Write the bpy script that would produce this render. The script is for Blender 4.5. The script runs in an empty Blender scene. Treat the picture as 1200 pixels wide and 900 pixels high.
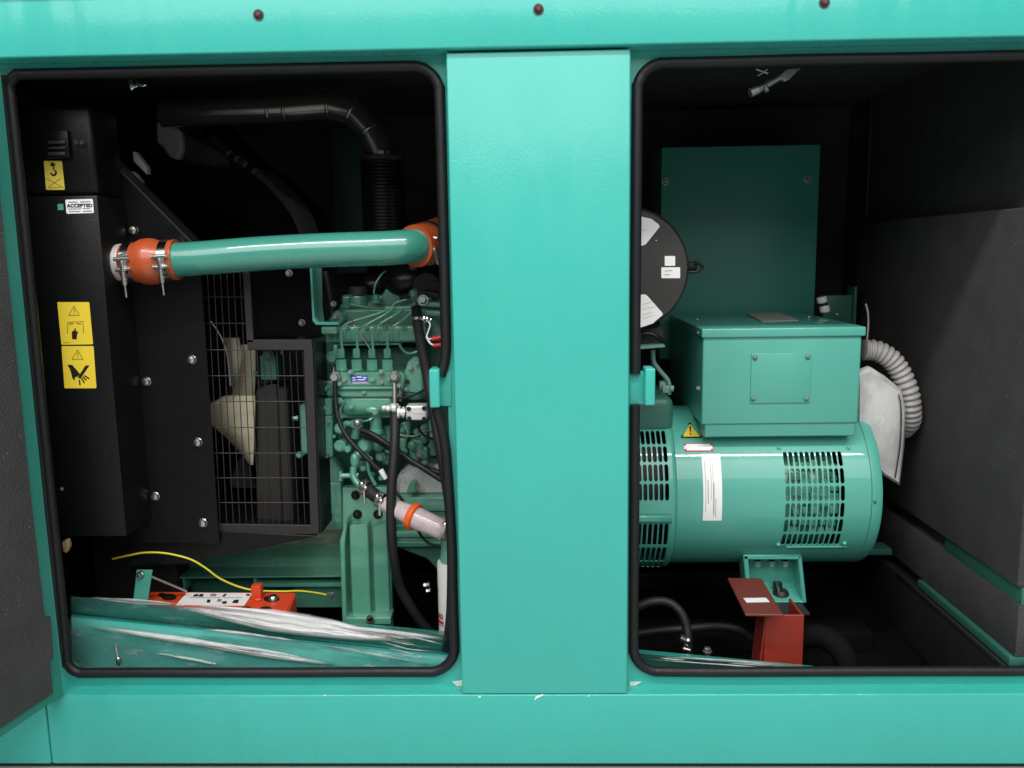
import bpy, bmesh, math, random
from mathutils import Vector, Matrix, noise as mnoise
random.seed(7)
S = bpy.context.scene
C = S.collection
Z0 = 0.975                      # height of the lens above the workshop floor
D = 1.5                         # lens to the enclosure's front plane (y = 0)
# ------------------------------------------------------------------ camera
PITCH, YAW, ROLL = math.radians(8.676), math.radians(1.488), math.radians(-0.862)
cp, sp = math.cos(PITCH), math.sin(PITCH)
fw = Vector((0, cp, -sp)); up = Vector((0, sp, cp)); rt = Vector((1, 0, 0))
cr, sr = math.cos(ROLL), math.sin(ROLL)
rt2 = cr*rt + sr*up; up2 = -sr*rt + cr*up
RZ = Matrix.Rotation(YAW, 3, 'Z')
RT, UP, FW = RZ @ rt2, RZ @ up2, RZ @ fw
CAM = Vector((0, -D, Z0))
cd = bpy.data.cameras.new('camera'); cam = bpy.data.objects.new('camera', cd); C.objects.link(cam)
m = Matrix((RT, UP, -FW)).transposed().to_4x4(); m.translation = CAM
cam.matrix_world = m
cd.sensor_width = 36; cd.lens = 30; cd.clip_start = 0.02; cd.clip_end = 100
S.camera = cam
S.cycles.transparent_max_bounces = 64
# ------------------------------------------------------------------ light
w = bpy.data.worlds.new('World'); S.world = w; w.use_nodes = True
bg = w.node_tree.nodes['Background']; bg.inputs[1].default_value = 1.0
_N, _L = w.node_tree.nodes, w.node_tree.links               # unseen hall round the machine; paler and darker patches added for reflections
_tc = _N.new('ShaderNodeTexCoord'); _mp = _N.new('ShaderNodeMapping'); _mp.inputs['Scale'].default_value = (2.6, 2.6, 1.3); _L.new(_tc.outputs['Generated'], _mp.inputs[0])
_n = _N.new('ShaderNodeTexNoise'); _n.inputs['Scale'].default_value = 2.2; _n.inputs['Detail'].default_value = 3; _L.new(_mp.outputs[0], _n.inputs['Vector'])
_r = _N.new('ShaderNodeValToRGB'); _r.color_ramp.elements[0].position = .38; _r.color_ramp.elements[0].color = (.03, .032, .034, 1); _r.color_ramp.elements[1].position = .66; _r.color_ramp.elements[1].color = (.62, .65, .66, 1)
_L.new(_n.outputs['Fac'], _r.inputs[0]); _L.new(_r.outputs[0], bg.inputs[0])
def area(name, loc, target, sx, sy, power, col=(1, 0.98, 0.95)):
    l = bpy.data.lights.new(name, 'AREA'); l.shape = 'RECTANGLE'; l.size = sx; l.size_y = sy; l.energy = power; l.color = col
    o = bpy.data.objects.new(name, l); C.objects.link(o); o.location = loc
    d = Vector(target) - Vector(loc); o.rotation_euler = d.to_track_quat('-Z', 'Y').to_euler(); return o
area('hall_and_fill_lamp', (0.1, -1.9, Z0+2.75), (0.1, 0.2, Z0-0.3), 4.2, 0.2, 118)
area('hall_and_fill_lamp', (-0.4, -5.2, Z0+3.5), (0, 0, Z0-0.2), 8.5, 3.4, 290)  # added soft fill lamp to light the back panel; no such lamp known
S.view_settings.view_transform = 'Standard'; S.view_settings.look = 'None'
S.view_settings.exposure = 0.0; S.view_settings.gamma = 1
# ------------------------------------------------------------------ projection helpers (photo pixel -> point at a real depth)
def ray(px, py):
    return (FW + (px-600)/1000*RT - (py-450)/1000*UP)
def P(px, py, Y):
    d = ray(px, py); return CAM + d*((Y+D)/d.y)
def Pplane(px, py, o, n):
    d = ray(px, py); return CAM + d*((o-CAM).dot(n)/d.dot(n))
def pxm(px, Y): return px*(Y+D)/1000          # photo pixels -> metres at depth Y
# ------------------------------------------------------------------ materials
def lin(r, g, b):
    f = lambda c: (c/255/12.92) if c/255 <= 0.04045 else ((c/255+0.055)/1.055)**2.4
    return (f(r), f(g), f(b), 1)
def mat(name, col, rough=0.4, metal=0.0, var=0.08, vscale=6, bump=0.0, bscale=200, coat=0.0, specks=None, rvar=0.08, spec=0.5, trans=0.0, wavy=0):
    M = bpy.data.materials.new(name); M.use_nodes = True
    N, L = M.node_tree.nodes, M.node_tree.links; b = N['Principled BSDF']
    tc = N.new('ShaderNodeTexCoord')
    n1 = N.new('ShaderNodeTexNoise'); n1.inputs['Scale'].default_value = vscale; n1.inputs['Detail'].default_value = 5
    geo = N.new('ShaderNodeNewGeometry'); L.new(geo.outputs['Position'], n1.inputs['Vector'])
    mx = N.new('ShaderNodeMixRGB'); mx.blend_type = 'MIX'
    mx.inputs[1].default_value = tuple(c*(1-var) for c in col[:3])+(1,); mx.inputs[2].default_value = tuple(min(1, c*(1+var)) for c in col[:3])+(1,)
    L.new(n1.outputs['Fac'], mx.inputs[0]); out = mx.outputs[0]
    if specks:
        v = N.new('ShaderNodeTexVoronoi'); v.inputs['Scale'].default_value = specks[0]; L.new(geo.outputs['Position'], v.inputs['Vector'])
        n3 = N.new('ShaderNodeTexNoise'); n3.inputs['Scale'].default_value = specks[0]*.21; L.new(geo.outputs['Position'], n3.inputs['Vector'])
        r = N.new('ShaderNodeValToRGB'); r.color_ramp.elements[0].position = 0.0; r.color_ramp.elements[0].color = (1, 1, 1, 1)
        r.color_ramp.elements[1].position = specks[1]; r.color_ramp.elements[1].color = (0, 0, 0, 1); L.new(v.outputs['Distance'], r.inputs[0])
        r2 = N.new('ShaderNodeValToRGB'); r2.color_ramp.elements[0].position = .56; r2.color_ramp.elements[1].position = .66; L.new(n3.outputs['Fac'], r2.inputs[0])
        mu = N.new('ShaderNodeMath'); mu.operation = 'MULTIPLY'; L.new(r.outputs[0], mu.inputs[0]); L.new(r2.outputs[0], mu.inputs[1])
        m2 = N.new('ShaderNodeMixRGB'); m2.inputs[2].default_value = specks[2]; L.new(out, m2.inputs[1]); L.new(mu.outputs[0], m2.inputs[0]); out = m2.outputs[0]
    L.new(out, b.inputs['Base Color'])
    mr = N.new('ShaderNodeMapRange'); mr.inputs[3].default_value = max(0.02, rough-rvar); mr.inputs[4].default_value = min(1, rough+rvar)
    n2 = N.new('ShaderNodeTexNoise'); n2.inputs['Scale'].default_value = vscale*3.1; n2.inputs['Detail'].default_value = 6; L.new(geo.outputs['Position'], n2.inputs['Vector'])
    L.new(n2.outputs['Fac'], mr.inputs[0]); L.new(mr.outputs[0], b.inputs['Roughness'])
    b.inputs['Metallic'].default_value = metal; b.inputs['Coat Weight'].default_value = coat; b.inputs['Coat Roughness'].default_value = 0.04
    b.inputs['Specular IOR Level'].default_value = spec
    if trans: b.inputs['Transmission Weight'].default_value = trans
    if bump:
        nb = N.new('ShaderNodeTexNoise'); nb.inputs['Scale'].default_value = bscale; nb.inputs['Detail'].default_value = 3; L.new(geo.outputs['Position'], nb.inputs['Vector'])
        bp = N.new('ShaderNodeBump'); bp.inputs['Strength'].default_value = bump; bp.inputs['Distance'].default_value = 0.004
        L.new(nb.outputs['Fac'], bp.inputs['Height']); L.new(bp.outputs[0], b.inputs['Normal'])
        if wavy:        # sheet metal is never quite flat
            mw = N.new('ShaderNodeMapping'); mw.inputs['Scale'].default_value = (9, 9, 2.2); L.new(geo.outputs['Position'], mw.inputs[0])
            nw = N.new('ShaderNodeTexNoise'); nw.inputs['Scale'].default_value = 1; nw.inputs['Detail'].default_value = 2; L.new(mw.outputs[0], nw.inputs['Vector'])
            bw = N.new('ShaderNodeBump'); bw.inputs['Strength'].default_value = wavy; bw.inputs['Distance'].default_value = .02
            L.new(nw.outputs['Fac'], bw.inputs['Height']); L.new(bw.outputs[0], bp.inputs['Normal']); L.new(bp.outputs[0], b.inputs['Coat Normal'])
    return M
TEAL = (0.05, 0.465, 0.40, 1)
M_teal = mat('teal_paint', TEAL, .27, var=.05, vscale=3.5, bump=.06, bscale=210, coat=.32, wavy=.4, spec=.4, rvar=.11)
M_teal2 = mat('teal_machine_paint', (0.085, 0.395, 0.318, 1), .42, var=.06, vscale=9, bump=.03, bscale=110, coat=.55)
M_door = mat('door_teal_shaded', (0.035, 0.235, 0.185, 1), .4, var=.06, bump=.03)  # enclosure teal with the shade of the turned-away door put in
M_ptube = mat('pipe_teal', (0.055, 0.29, 0.225, 1), .26, var=.08, vscale=14, bump=.06, bscale=60, coat=1)
M_green = mat('engine_green_paint', (0.10, 0.335, 0.235, 1), .3, var=.2, vscale=26, bump=.12, bscale=90, coat=1)
M_green2 = mat('engine_green_cast', (0.085, 0.275, 0.19, 1), .38, var=.26, vscale=30, bump=.3, bscale=240, coat=.9)
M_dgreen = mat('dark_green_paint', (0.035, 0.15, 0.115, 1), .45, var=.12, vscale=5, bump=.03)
M_black = mat('black_powder_coat', (0.0055, 0.0055, 0.006, 1), .3, var=.3, vscale=11, bump=.12, bscale=420, spec=.28)
M_blackm = mat('black_matt', (0.013, 0.014, 0.014, 1), .6, var=.3)
M_dgrey = mat('dark_grey_steel', (0.03, 0.029, 0.028, 1), .45, var=.15, bump=.03)
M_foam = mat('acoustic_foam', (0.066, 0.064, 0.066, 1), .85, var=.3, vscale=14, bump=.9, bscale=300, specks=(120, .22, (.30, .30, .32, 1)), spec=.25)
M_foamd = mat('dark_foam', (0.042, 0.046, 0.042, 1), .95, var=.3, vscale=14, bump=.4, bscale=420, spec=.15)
M_rubber = mat('rubber', (0.008, 0.008, 0.0095, 1), .5, var=.4, vscale=30, bump=.12, bscale=140, spec=.4, rvar=.14)
M_hose = mat('hose_rubber', (0.011, 0.011, 0.012, 1), .55, var=.25, bump=.12, bscale=330)
M_zinc = mat('zinc', (.62, .62, .6, 1), .28, 1.0, var=.15, vscale=60)
M_zincd = mat('dull_zinc', (.36, .37, .36, 1), .42, .85, var=.2, vscale=50)
M_alu = mat('bare_aluminium', (.9, .9, .88, 1), .36, .45, var=.2, vscale=50, bump=.15, bscale=500)
M_cast = mat('rough_cast_aluminium', (.74, .75, .72, 1), .5, .3, var=.4, vscale=260, bump=.9, bscale=420)
M_chrome = mat('bright_steel', (.8, .8, .8, 1), .15, 1.0, var=.05)
M_pipe = mat('dark_glossy_duct', (0.16, 0.15, 0.14, 1), .2, .75, var=.1, vscale=9, coat=1, rvar=.03)
M_orange = mat('orange_silicone', (.46, .085, .025, 1), .32, var=.12, vscale=25, bump=.06, coat=.3)
M_orange2 = mat('bright_orange_plastic', (.85, .13, .02, 1), .4, var=.05)
M_red = mat('red_plastic', (.66, .065, .02, 1), .42, var=.08, vscale=20)
M_oxide2 = mat('red_oxide_darkened', (.16, .026, .018, 1), .5, var=.2, vscale=18, bump=.05)  # red oxide darkened to paint in the lid's dark reflection
M_cab = mat('cabinet_green', (.042, .235, .185, 1), .42, var=.22, vscale=4, bump=.03)
M_oxide = mat('red_oxide_paint', (.29, .03, .018, 1), .42, var=.15, vscale=18, bump=.05)
M_redw = mat('red_sleeve', (.6, .02, .02, 1), .35)
M_yellow = mat('yellow_label', (.88, .66, .05, 1), .4, var=.06, vscale=9)
M_yellowd = mat('faded_yellow_label', (.62, .5, .07, 1), .45, var=.12, vscale=40)
M_ywire = mat('yellow_green_sleeve', (.78, .68, .04, 1), .4, var=.05)
M_ink = mat('black_ink', (.012, .01, .006, 1), .5)
M_inkg = mat('grey_ink', (.25, .25, .25, 1), .5)
M_inkr = mat('red_ink', (.55, .03, .03, 1), .5)
M_inky = mat('thin_ink_on_yellow', (.30, .22, .03, 1), .5)
M_white = mat('white_label', (.9, .9, .9, 1), .4, var=.03)
M_whitep = mat('white_plastic', (.78, .78, .76, 1), .35, var=.04)
M_grey = mat('grey_conduit', (.38, .36, .35, 1), .5, var=.22, vscale=40)
M_greyp = mat('pale_grey_plastic', (.36, .36, .39, 1), .3, var=.2)
M_blue = mat('blue_plate', (.05, .08, .42, 1), .35)
M_cream = mat('cream_plastic', (.43, .40, .29, 1), .4, var=.1, vscale=12)
M_pink = mat('pink_translucent_plastic', (.88, .66, .68, 1), .2, var=.3, vscale=70, trans=.3)
M_bolt = mat('brown_bolt', (.10, .05, .05, 1), .4, .4)
M_liteg = mat('lever_paint', (.13, .27, .23, 1), .4)
M_floor = mat('workshop_floor', (.45, .45, .44, 1), .45, var=.15, vscale=3)
def film(name, base, amt, scale, colour=(.86, .9, .9, 1), soft=False):
    M = bpy.data.materials.new(name); M.use_nodes = True; N, L = M.node_tree.nodes, M.node_tree.links
    out = N['Material Output']; b = N['Principled BSDF']; b.inputs['Base Color'].default_value = colour; b.inputs['Roughness'].default_value = .22
    t = N.new('ShaderNodeBsdfTransparent'); g = N.new('ShaderNodeBsdfGlossy'); g.inputs['Roughness'].default_value = .08
    geo = N.new('ShaderNodeNewGeometry'); m0 = N.new('ShaderNodeMapping'); m0.inputs['Rotation'].default_value = (0, -.15, .08); L.new(geo.outputs['Position'], m0.inputs[0])
    mp = N.new('ShaderNodeMapping'); mp.inputs['Scale'].default_value = scale; L.new(m0.outputs[0], mp.inputs[0])
    n = N.new('ShaderNodeTexNoise'); n.inputs['Scale'].default_value = 1; n.inputs['Detail'].default_value = 6; n.inputs['Roughness'].default_value = .65; L.new(mp.outputs[0], n.inputs[0])
    r = N.new('ShaderNodeValToRGB'); r.color_ramp.elements[0].position = base; r.color_ramp.elements[0].color = (amt[0],)*3+(1,); r.color_ramp.elements[1].position = base+.16; r.color_ramp.elements[1].color = (amt[1],)*3+(1,)
    L.new(n.outputs['Fac'], r.inputs[0])
    bp = N.new('ShaderNodeBump'); bp.inputs['Strength'].default_value = .6; bp.inputs['Distance'].default_value = .004; L.new(n.outputs['Fac'], bp.inputs['Height'])
    if soft:
        at = N.new('ShaderNodeAttribute'); at.attribute_name = 'gather'; mu = N.new('ShaderNodeMath'); mu.operation = 'MULTIPLY'; L.new(r.outputs[0], mu.inputs[0]); L.new(at.outputs['Fac'], mu.inputs[1]); dens = mu.outputs[0]
    else: dens = r.outputs[0]
    for q in (b, g): L.new(bp.outputs[0], q.inputs['Normal'])
    fr = N.new('ShaderNodeFresnel'); fr.inputs[0].default_value = 1.25; L.new(bp.outputs[0], fr.inputs['Normal'])
    m1 = N.new('ShaderNodeMixShader'); L.new(fr.outputs[0], m1.inputs[0]); L.new(t.outputs[0], m1.inputs[1]); L.new(g.outputs[0], m1.inputs[2])
    m2 = N.new('ShaderNodeMixShader'); L.new(dens, m2.inputs[0]); L.new(m1.outputs[0], m2.inputs[1]); L.new(b.outputs[0], m2.inputs[2])
    L.new(m2.outputs[0], out.inputs[0]); return M
M_film = film('clear_wrap', .56, (.07, .42), (16, 40, 46))  # white haze put into the film colour to brighten it
M_fold_glare = film('bunched_wrap_glare', .30, (.35, 1.0), (5, 50, 130), (.95, .95, .95, 1), True)  # white glare on the creased film put into its colour
def soften(M):
    N, L = M.node_tree.nodes, M.node_tree.links; b = N['Principled BSDF']; tr = N.new('ShaderNodeBsdfTranslucent'); tr.inputs[0].default_value = (.95, .95, .95, 1)
    mx = N.new('ShaderNodeMixShader'); mx.inputs[0].default_value = .4; to = b.outputs[0].links[0].to_socket; L.new(b.outputs[0], mx.inputs[1]); L.new(tr.outputs[0], mx.inputs[2]); L.new(mx.outputs[0], to)
    for n in N:
        if n.type == 'BUMP': n.inputs['Strength'].default_value = .3
soften(M_fold_glare)
M_bag = film('poly_bag', .40, (.55, .72), (14, 14, 9), (.80, .80, .79, 1))
M_tan = mat('old_sealant', (.24, .19, .08, 1), .6, var=.3, vscale=90)
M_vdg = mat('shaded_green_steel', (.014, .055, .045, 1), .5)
M_void = mat('dull_black_rubber', (.005, .005, .005, 1), .8, spec=.1)
M_wire = mat('guard_wire', (0.022, 0.02, 0.019, 1), .5)
# ------------------------------------------------------------------ mesh helpers
ORIG = {}
def BM(): return bmesh.new()
def obj(name, bm, m, parent=None, sharp=33, smooth=True, recalc=True, **props):
    bmesh.ops.remove_doubles(bm, verts=bm.verts, dist=1e-6)
    if recalc: bmesh.ops.recalc_face_normals(bm, faces=bm.faces)
    for f in bm.faces: f.smooth = smooth
    lim = math.radians(sharp)
    for e in bm.edges:
        e.smooth = not (len(e.link_faces) == 2 and e.calc_face_angle(0) > lim)
    lo = Vector((1e9,)*3); hi = -lo
    for v in bm.verts:
        for i in range(3): lo[i] = min(lo[i], v.co[i]); hi[i] = max(hi[i], v.co[i])
    c = (lo+hi)/2
    if parent is None: c.z = lo.z
    bmesh.ops.translate(bm, verts=bm.verts, vec=-c)
    me = bpy.data.meshes.new(name); bm.to_mesh(me); bm.free(); me.materials.append(m)
    return link(name, me, c, parent, **props)
def link(name, me, c, parent=None, **props):
    o = bpy.data.objects.new(name, me); C.objects.link(o); ORIG[o] = c
    if parent is not None:
        o.parent = parent; o.location = c - ORIG[parent]
    else: o.location = c
    for k, v in props.items(): o[k] = v
    return o
def thing(name, label, cat, loc, group=None, kind=None):
    o = bpy.data.objects.new(name, None); C.objects.link(o); o.location = loc; ORIG[o] = Vector(loc)
    o.empty_display_size = .05; tag(o, label, cat, group, kind); return o
def tag(o, label, cat, group=None, kind=None):
    o['label'] = label; o['category'] = cat
    if group: o['group'] = group
    if kind: o['kind'] = kind
    return o
def box(bm, x0, x1, y0, y1, z0, z1, bev=0.002, seg=2):
    if x0 > x1: x0, x1 = x1, x0
    if y0 > y1: y0, y1 = y1, y0
    if z0 > z1: z0, z1 = z1, z0
    r = bmesh.ops.create_cube(bm, size=1)
    for v in r['verts']: v.co = Vector(((x0+x1)/2+v.co.x*(x1-x0), (y0+y1)/2+v.co.y*(y1-y0), (z0+z1)/2+v.co.z*(z1-z0)))
    bev = min(bev, .45*min(x1-x0, y1-y0, z1-z0))
    if bev > 0:
        es = list({e for v in r['verts'] for e in v.link_edges})
        bmesh.ops.bevel(bm, geom=es, offset=bev, segments=seg, affect='EDGES', profile=.5)
def pbox(bm, px0, px1, py0, py1, Y, depth, bev=.002, seg=2):
    """box whose front face at depth Y spans those photo pixels"""
    mx, my = (px0+px1)/2, (py0+py1)/2
    x0, x1 = P(px0, my, Y).x, P(px1, my, Y).x; z1, z0 = P(mx, py0, Y).z, P(mx, py1, Y).z
    box(bm, x0, x1, Y, Y+depth, z0, z1, bev, seg)
def prism(bm, pts, vec, bev=0, seg=1):
    a = [bm.verts.new(p) for p in pts]; b = [bm.verts.new(Vector(p)+vec) for p in pts]; n = len(a)
    fs = [bm.faces.new(a), bm.faces.new(b[::-1])]
    for i in range(n): fs.append(bm.faces.new((a[i], b[i], b[(i+1) % n], a[(i+1) % n])))
    bmesh.ops.recalc_face_normals(bm, faces=fs)
    if bev: bmesh.ops.bevel(bm, geom=list({e for f in fs for e in f.edges}), offset=bev, segments=seg, affect='EDGES')
def ppoly(bm, pp, Y, depth, bev=0):
    prism(bm, [P(x, y, Y) for x, y in pp], Vector((0, depth, 0)), bev)
def basis(ax):
    ax = Vector(ax).normalized(); t = Vector((0, 0, 1)) if abs(ax.z) < .9 else Vector((1, 0, 0))
    u = ax.cross(t).normalized(); return ax, u, ax.cross(u)
def lathe(bm, o, ax, prof, n=32, cap=True):
    """prof: list of (distance along axis, radius)"""
    ax, u, v = basis(ax); rings = []
    for h, r in prof:
        rings.append([bm.verts.new(Vector(o)+ax*h+(u*math.cos(2*math.pi*i/n)+v*math.sin(2*math.pi*i/n))*max(r, 1e-5)) for i in range(n)])
    for a, b in zip(rings, rings[1:]):
        for i in range(n): bm.faces.new((a[i], a[(i+1) % n], b[(i+1) % n], b[i]))
    if cap: bm.faces.new(rings[0][::-1]); bm.faces.new(rings[-1])
def cyl(bm, p, q, r, r2=None, n=20, bev=.0):
    p, q = Vector(p), Vector(q); l = (q-p).length; r2 = r if r2 is None else r2
    if bev: lathe(bm, p, q-p, [(0, r-bev), (bev, r), (l-bev, r2), (l, r2-bev)], n)
    else: lathe(bm, p, q-p, [(0, r), (l, r2)], n)
def ball(bm, c, r, sx=1, sy=1, sz=1, n=16):
    rr = bmesh.ops.create_uvsphere(bm, u_segments=n, v_segments=max(6, n//2), radius=r)
    for v in rr['verts']: v.co = Vector(c)+Vector((v.co.x*sx, v.co.y*sy, v.co.z*sz))
def bolt(bm, p, ax, r, h, washer=True, dome=False):
    ax = Vector(ax).normalized(); p = Vector(p)
    if washer: cyl(bm, p, p+ax*h*.25, r*1.3, n=20)
    if dome: lathe(bm, p, ax, [(0, r), (h*.35, r), (h*.75, r*.8), (h, r*.4)], 20)
    else: lathe(bm, p, ax, [(0, r), (h*.85, r), (h, r*.82)], 6)
def smooth_path(pts, n=10, closed=False):
    out = []; N = len(pts); rng = N if closed else N-1
    for i in range(rng):
        if closed: p0, p1, p2, p3 = pts[(i-1) % N], pts[i], pts[(i+1) % N], pts[(i+2) % N]
        else: p0, p1, p2, p3 = pts[max(i-1, 0)], pts[i], pts[i+1], pts[min(i+2, N-1)]
        for k in range(n):
            t = k/n; t2, t3 = t*t, t*t*t
            out.append(.5*((2*p1)+(-p0+p2)*t+(2*p0-5*p1+4*p2-p3)*t2+(-p0+3*p1-3*p2+p3)*t3))
    if not closed: out.append(pts[-1].copy())
    return out
def tube(bm, pts, r, n=14, smooth=10, closed=False, cap=True):
    """r: a number or a function of 0..1"""
    pts = [Vector(p) for p in pts]
    if smooth: pts = smooth_path(pts, smooth, closed)
    N = len(pts); rings = []; u = None
    for i, p in enumerate(pts):
        a = pts[(i-1) % N] if (closed or i) else p; b = pts[(i+1) % N] if (closed or i < N-1) else p
        t = (b-a).normalized()
        if u is None: _, u, _v = basis(t)
        u = (u - t*u.dot(t)).normalized(); v = t.cross(u)
        rr = r(i/max(1, N-1)) if callable(r) else r
        rings.append([bm.verts.new(p+(u*math.cos(2*math.pi*k/n)+v*math.sin(2*math.pi*k/n))*rr) for k in range(n)])
    for i in range(N if closed else N-1):
        a, b = rings[i], rings[(i+1) % N]
        for k in range(n): bm.faces.new((a[k], a[(k+1) % n], b[(k+1) % n], b[k]))
    if cap and not closed: bm.faces.new(rings[0][::-1]); bm.faces.new(rings[-1])
def ptube(bm, pp, r_px, Y=None, **k):
    """pp: (px, py) at depth Y, or (px, py, Y)"""
    pts = [P(p[0], p[1], p[2] if len(p) > 2 else Y) for p in pp]
    ym = sum(p.y for p in pts)/len(pts); tube(bm, pts, pxm(r_px, ym), **k)
def text(name, s, centre, size, m, parent, right=None, upv=None, depth=.0004, sx=1):
    cu = bpy.data.curves.new(name, 'FONT'); cu.body = s; cu.size = size; cu.align_x = 'CENTER'; cu.align_y = 'CENTER'; cu.extrude = depth; cu.offset = size*.03
    tmp = bpy.data.objects.new('tmp', cu); C.objects.link(tmp)
    dg = bpy.context.evaluated_depsgraph_get(); me = bpy.data.meshes.new_from_object(tmp.evaluated_get(dg)); bpy.data.objects.remove(tmp)
    R = (right or Vector((1, 0, 0))).normalized(); U = (upv or Vector((0, 0, 1))).normalized(); Nn = R.cross(U)
    mm = Matrix((R*sx, U, Nn)).transposed().to_4x4(); me.transform(mm); me.materials.clear(); me.materials.append(m)
    return link(name, me, Vector(centre), parent)
V = Vector
# ================================================================== the setting
bm = BM(); box(bm, -6, 6, -8, 3, -.03, 0, 0)
o = obj('floor', bm, M_floor); o['kind'] = 'structure'; o['label'] = 'pale workshop floor under the generator enclosure'; o['category'] = 'floor'
# ================================================================== enclosure
zTopBeam = P(600, 55.5, -.012).z; zSill = P(640, 813, 0).z; zBase = .012
enc = thing('generator_enclosure', 'teal steel generator enclosure with two open side bays and one open door', 'enclosure', (0, .5, 0))
xl = P(532, 436, 0).x; xr = P(737, 436, 0).x
xs = P(57.5, 868, 0).x          # seam in the lower rail
bm = BM(); box(bm, -1.7, 1.3, -.012, .05, zTopBeam, zTopBeam+.106, .004, 3); obj('top_beam', bm, M_teal, enc)
bm = BM(); box(bm, -1.7, 1.3, -.03, 1.25, zTopBeam+.109, zTopBeam+.14, .004); obj('roof_panel', bm, M_teal, enc)
bm = BM(); box(bm, xl, xr, 0, .033, zSill-.0005, zTopBeam-.0035, .003, 3); obj('centre_post', bm, M_teal, enc)
bm = BM(); box(bm, xs+.001, 1.3, 0, .07, zBase, zSill-.002, .0035, 3); obj('lower_rail', bm, M_teal, enc)
bm = BM(); box(bm, -1.7, xs-.001, .0, .07, zBase, zSill-.002, .003, 3); obj('lower_rail', bm, M_teal, enc)
bm = BM(); box(bm, -1.7, 1.3, .012, .06, .0, zBase-.001, 0); obj('base_skid', bm, M_blackm, enc)
for px, py in ((303, 17.5), (631, 11), (966, 3)):
    bm = BM(); bolt(bm, P(px, py, -.012), (0, -1, 0), .0068, .007, True, True); obj('beam_bolt', bm, M_bolt, enc)
# frame with the two rounded openings
YF = .036; YG = .031
def rrect(x0, x1, z0, z1, rs, n=8):
    """rounded rectangle, radii for (x1 z1), (x0 z1), (x0 z0), (x1 z0), counter-clockwise"""
    out = []
    for (cx, cz, a0, r) in ((x1-rs[0], z1-rs[0], 0, rs[0]), (x0+rs[1], z1-rs[1], 90, rs[1]), (x0+rs[2], z0+rs[2], 180, rs[2]), (x1-rs[3], z0+rs[3], 270, rs[3])):
        for k in range(n+1):
            a = math.radians(a0+90*k/n); out.append((cx+r*math.cos(a), cz+r*math.sin(a)))
    return out
LX0, LX1 = P(45, 440, YG).x, P(523, 400, YG).x; LZ1, LZ0 = P(300, 81.5, YG).z, P(300, 788, YG).z
RX0, RX1 = P(745.3, 300, YG).x, .955; RZ1, RZ0 = P(850, 72.5, YG).z, P(950, 787, YG).z
holeL = rrect(LX0, LX1, LZ0, LZ1, (.045, .022, .03, .05)); holeR = rrect(RX0, RX1, RZ0, RZ1, (.045, .045, .05, .045))
bm = BM()
def loop(pts, y):
    vs = [bm.verts.new((x, y, z)) for x, z in pts]; return [bm.edges.new((vs[i], vs[(i+1) % len(vs)])) for i in range(len(vs))]
es = loop([(-1.7, zSill-.05), (1.3, zSill-.05), (1.3, zTopBeam+.06), (-1.7, zTopBeam+.06)], YF) + loop(holeL, YF) + loop(holeR, YF)
bmesh.ops.triangle_fill(bm, use_beauty=True, use_dissolve=False, edges=es)
r = bmesh.ops.extrude_face_region(bm, geom=bm.faces[:])
bmesh.ops.translate(bm, verts=[v for v in r['geom'] if isinstance(v, bmesh.types.BMVert)], vec=(0, .012, 0))
obj('opening_frame', bm, M_teal, enc)
# rubber seals, broken at the latch plates
zk1, zk0 = P(520, 440, YG).z, P(512, 476, YG).z
def seal(hole, inner, bend):
    pts = [V((x, YG, z)) for x, z in hole]
    side = [p for p in pts if p.z > (zk1+zk0)/2]; low = [p for p in pts if p.z <= (zk1+zk0)/2]
    return pts, side, low
h = [V((x, YG, z)) for x, z in holeL]          # starts at right side, upper right corner, runs anticlockwise
n9 = 9
def wob(pts): return [p+V((.0011*mnoise.noise(p*9), .0016*mnoise.noise(p*7+V((5, 5, 5))), .0011*mnoise.noise(p*9+V((9, 0, 3))))) for p in pts]
bm = BM()
pathL = [V((LX1-.012, YG-.002, zk1+.0)), V((LX1-.003, YG, zk1+.035)), V((LX1, YG, zk1+.10)), V((LX1, YG, LZ1-.2))] + h[:9] + [V((LX0+(LX1-LX0)*f, YG, LZ1)) for f in (.8, .6, .4, .2)] + h[9:18] + [V((LX0, YG, LZ1+(LZ0-LZ1)*f)) for f in (.2, .4, .6, .8)] + h[18:27] + [V((LX0+(LX1-LX0)*f, YG, LZ0+.0008*math.sin(9*f))) for f in (.2, .4, .6, .8)] + h[27:36] + [V((LX1+.0, YG, LZ0+.17)), V((LX1, YG, LZ0+.26)), V((LX1-.003, YG-.003, P(524, 560, YG).z)), V((LX1-.008, YG-.006, P(518, 515, YG).z)), V((LX1-.021, YG-.008, zk0-.002))]
tube(bm, wob(pathL), .0096, 14, 4); obj('door_seal', bm, M_rubber, enc)
hR = [V((x, YG, z)) for x, z in holeR]
bm = BM()
pathR = [V((RX0, YG, zk1+.0)), V((RX0, YG, zk1+.1)), V((RX0, YG, RZ1-.2))] + hR[9:18][::-1] + [V((RX0+(RX1-RX0)*f, YG, RZ1)) for f in (.2, .4, .6, .8)] + hR[:9][::-1] + [V((RX1, YG, RZ1+(RZ0-RZ1)*f)) for f in (.2, .5, .8)] + hR[27:36][::-1] + [V((RX0+(RX1-RX0)*f, YG, RZ0)) for f in (.8, .6, .4, .2)] + hR[18:27][::-1] + [V((RX0, YG, RZ0+.2)), V((RX0, YG, zk0-.1)), V((RX0, YG, zk0-.002))]
tube(bm, wob(pathR), .0096, 14, 4); obj('door_seal', bm, M_rubber, enc)
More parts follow.
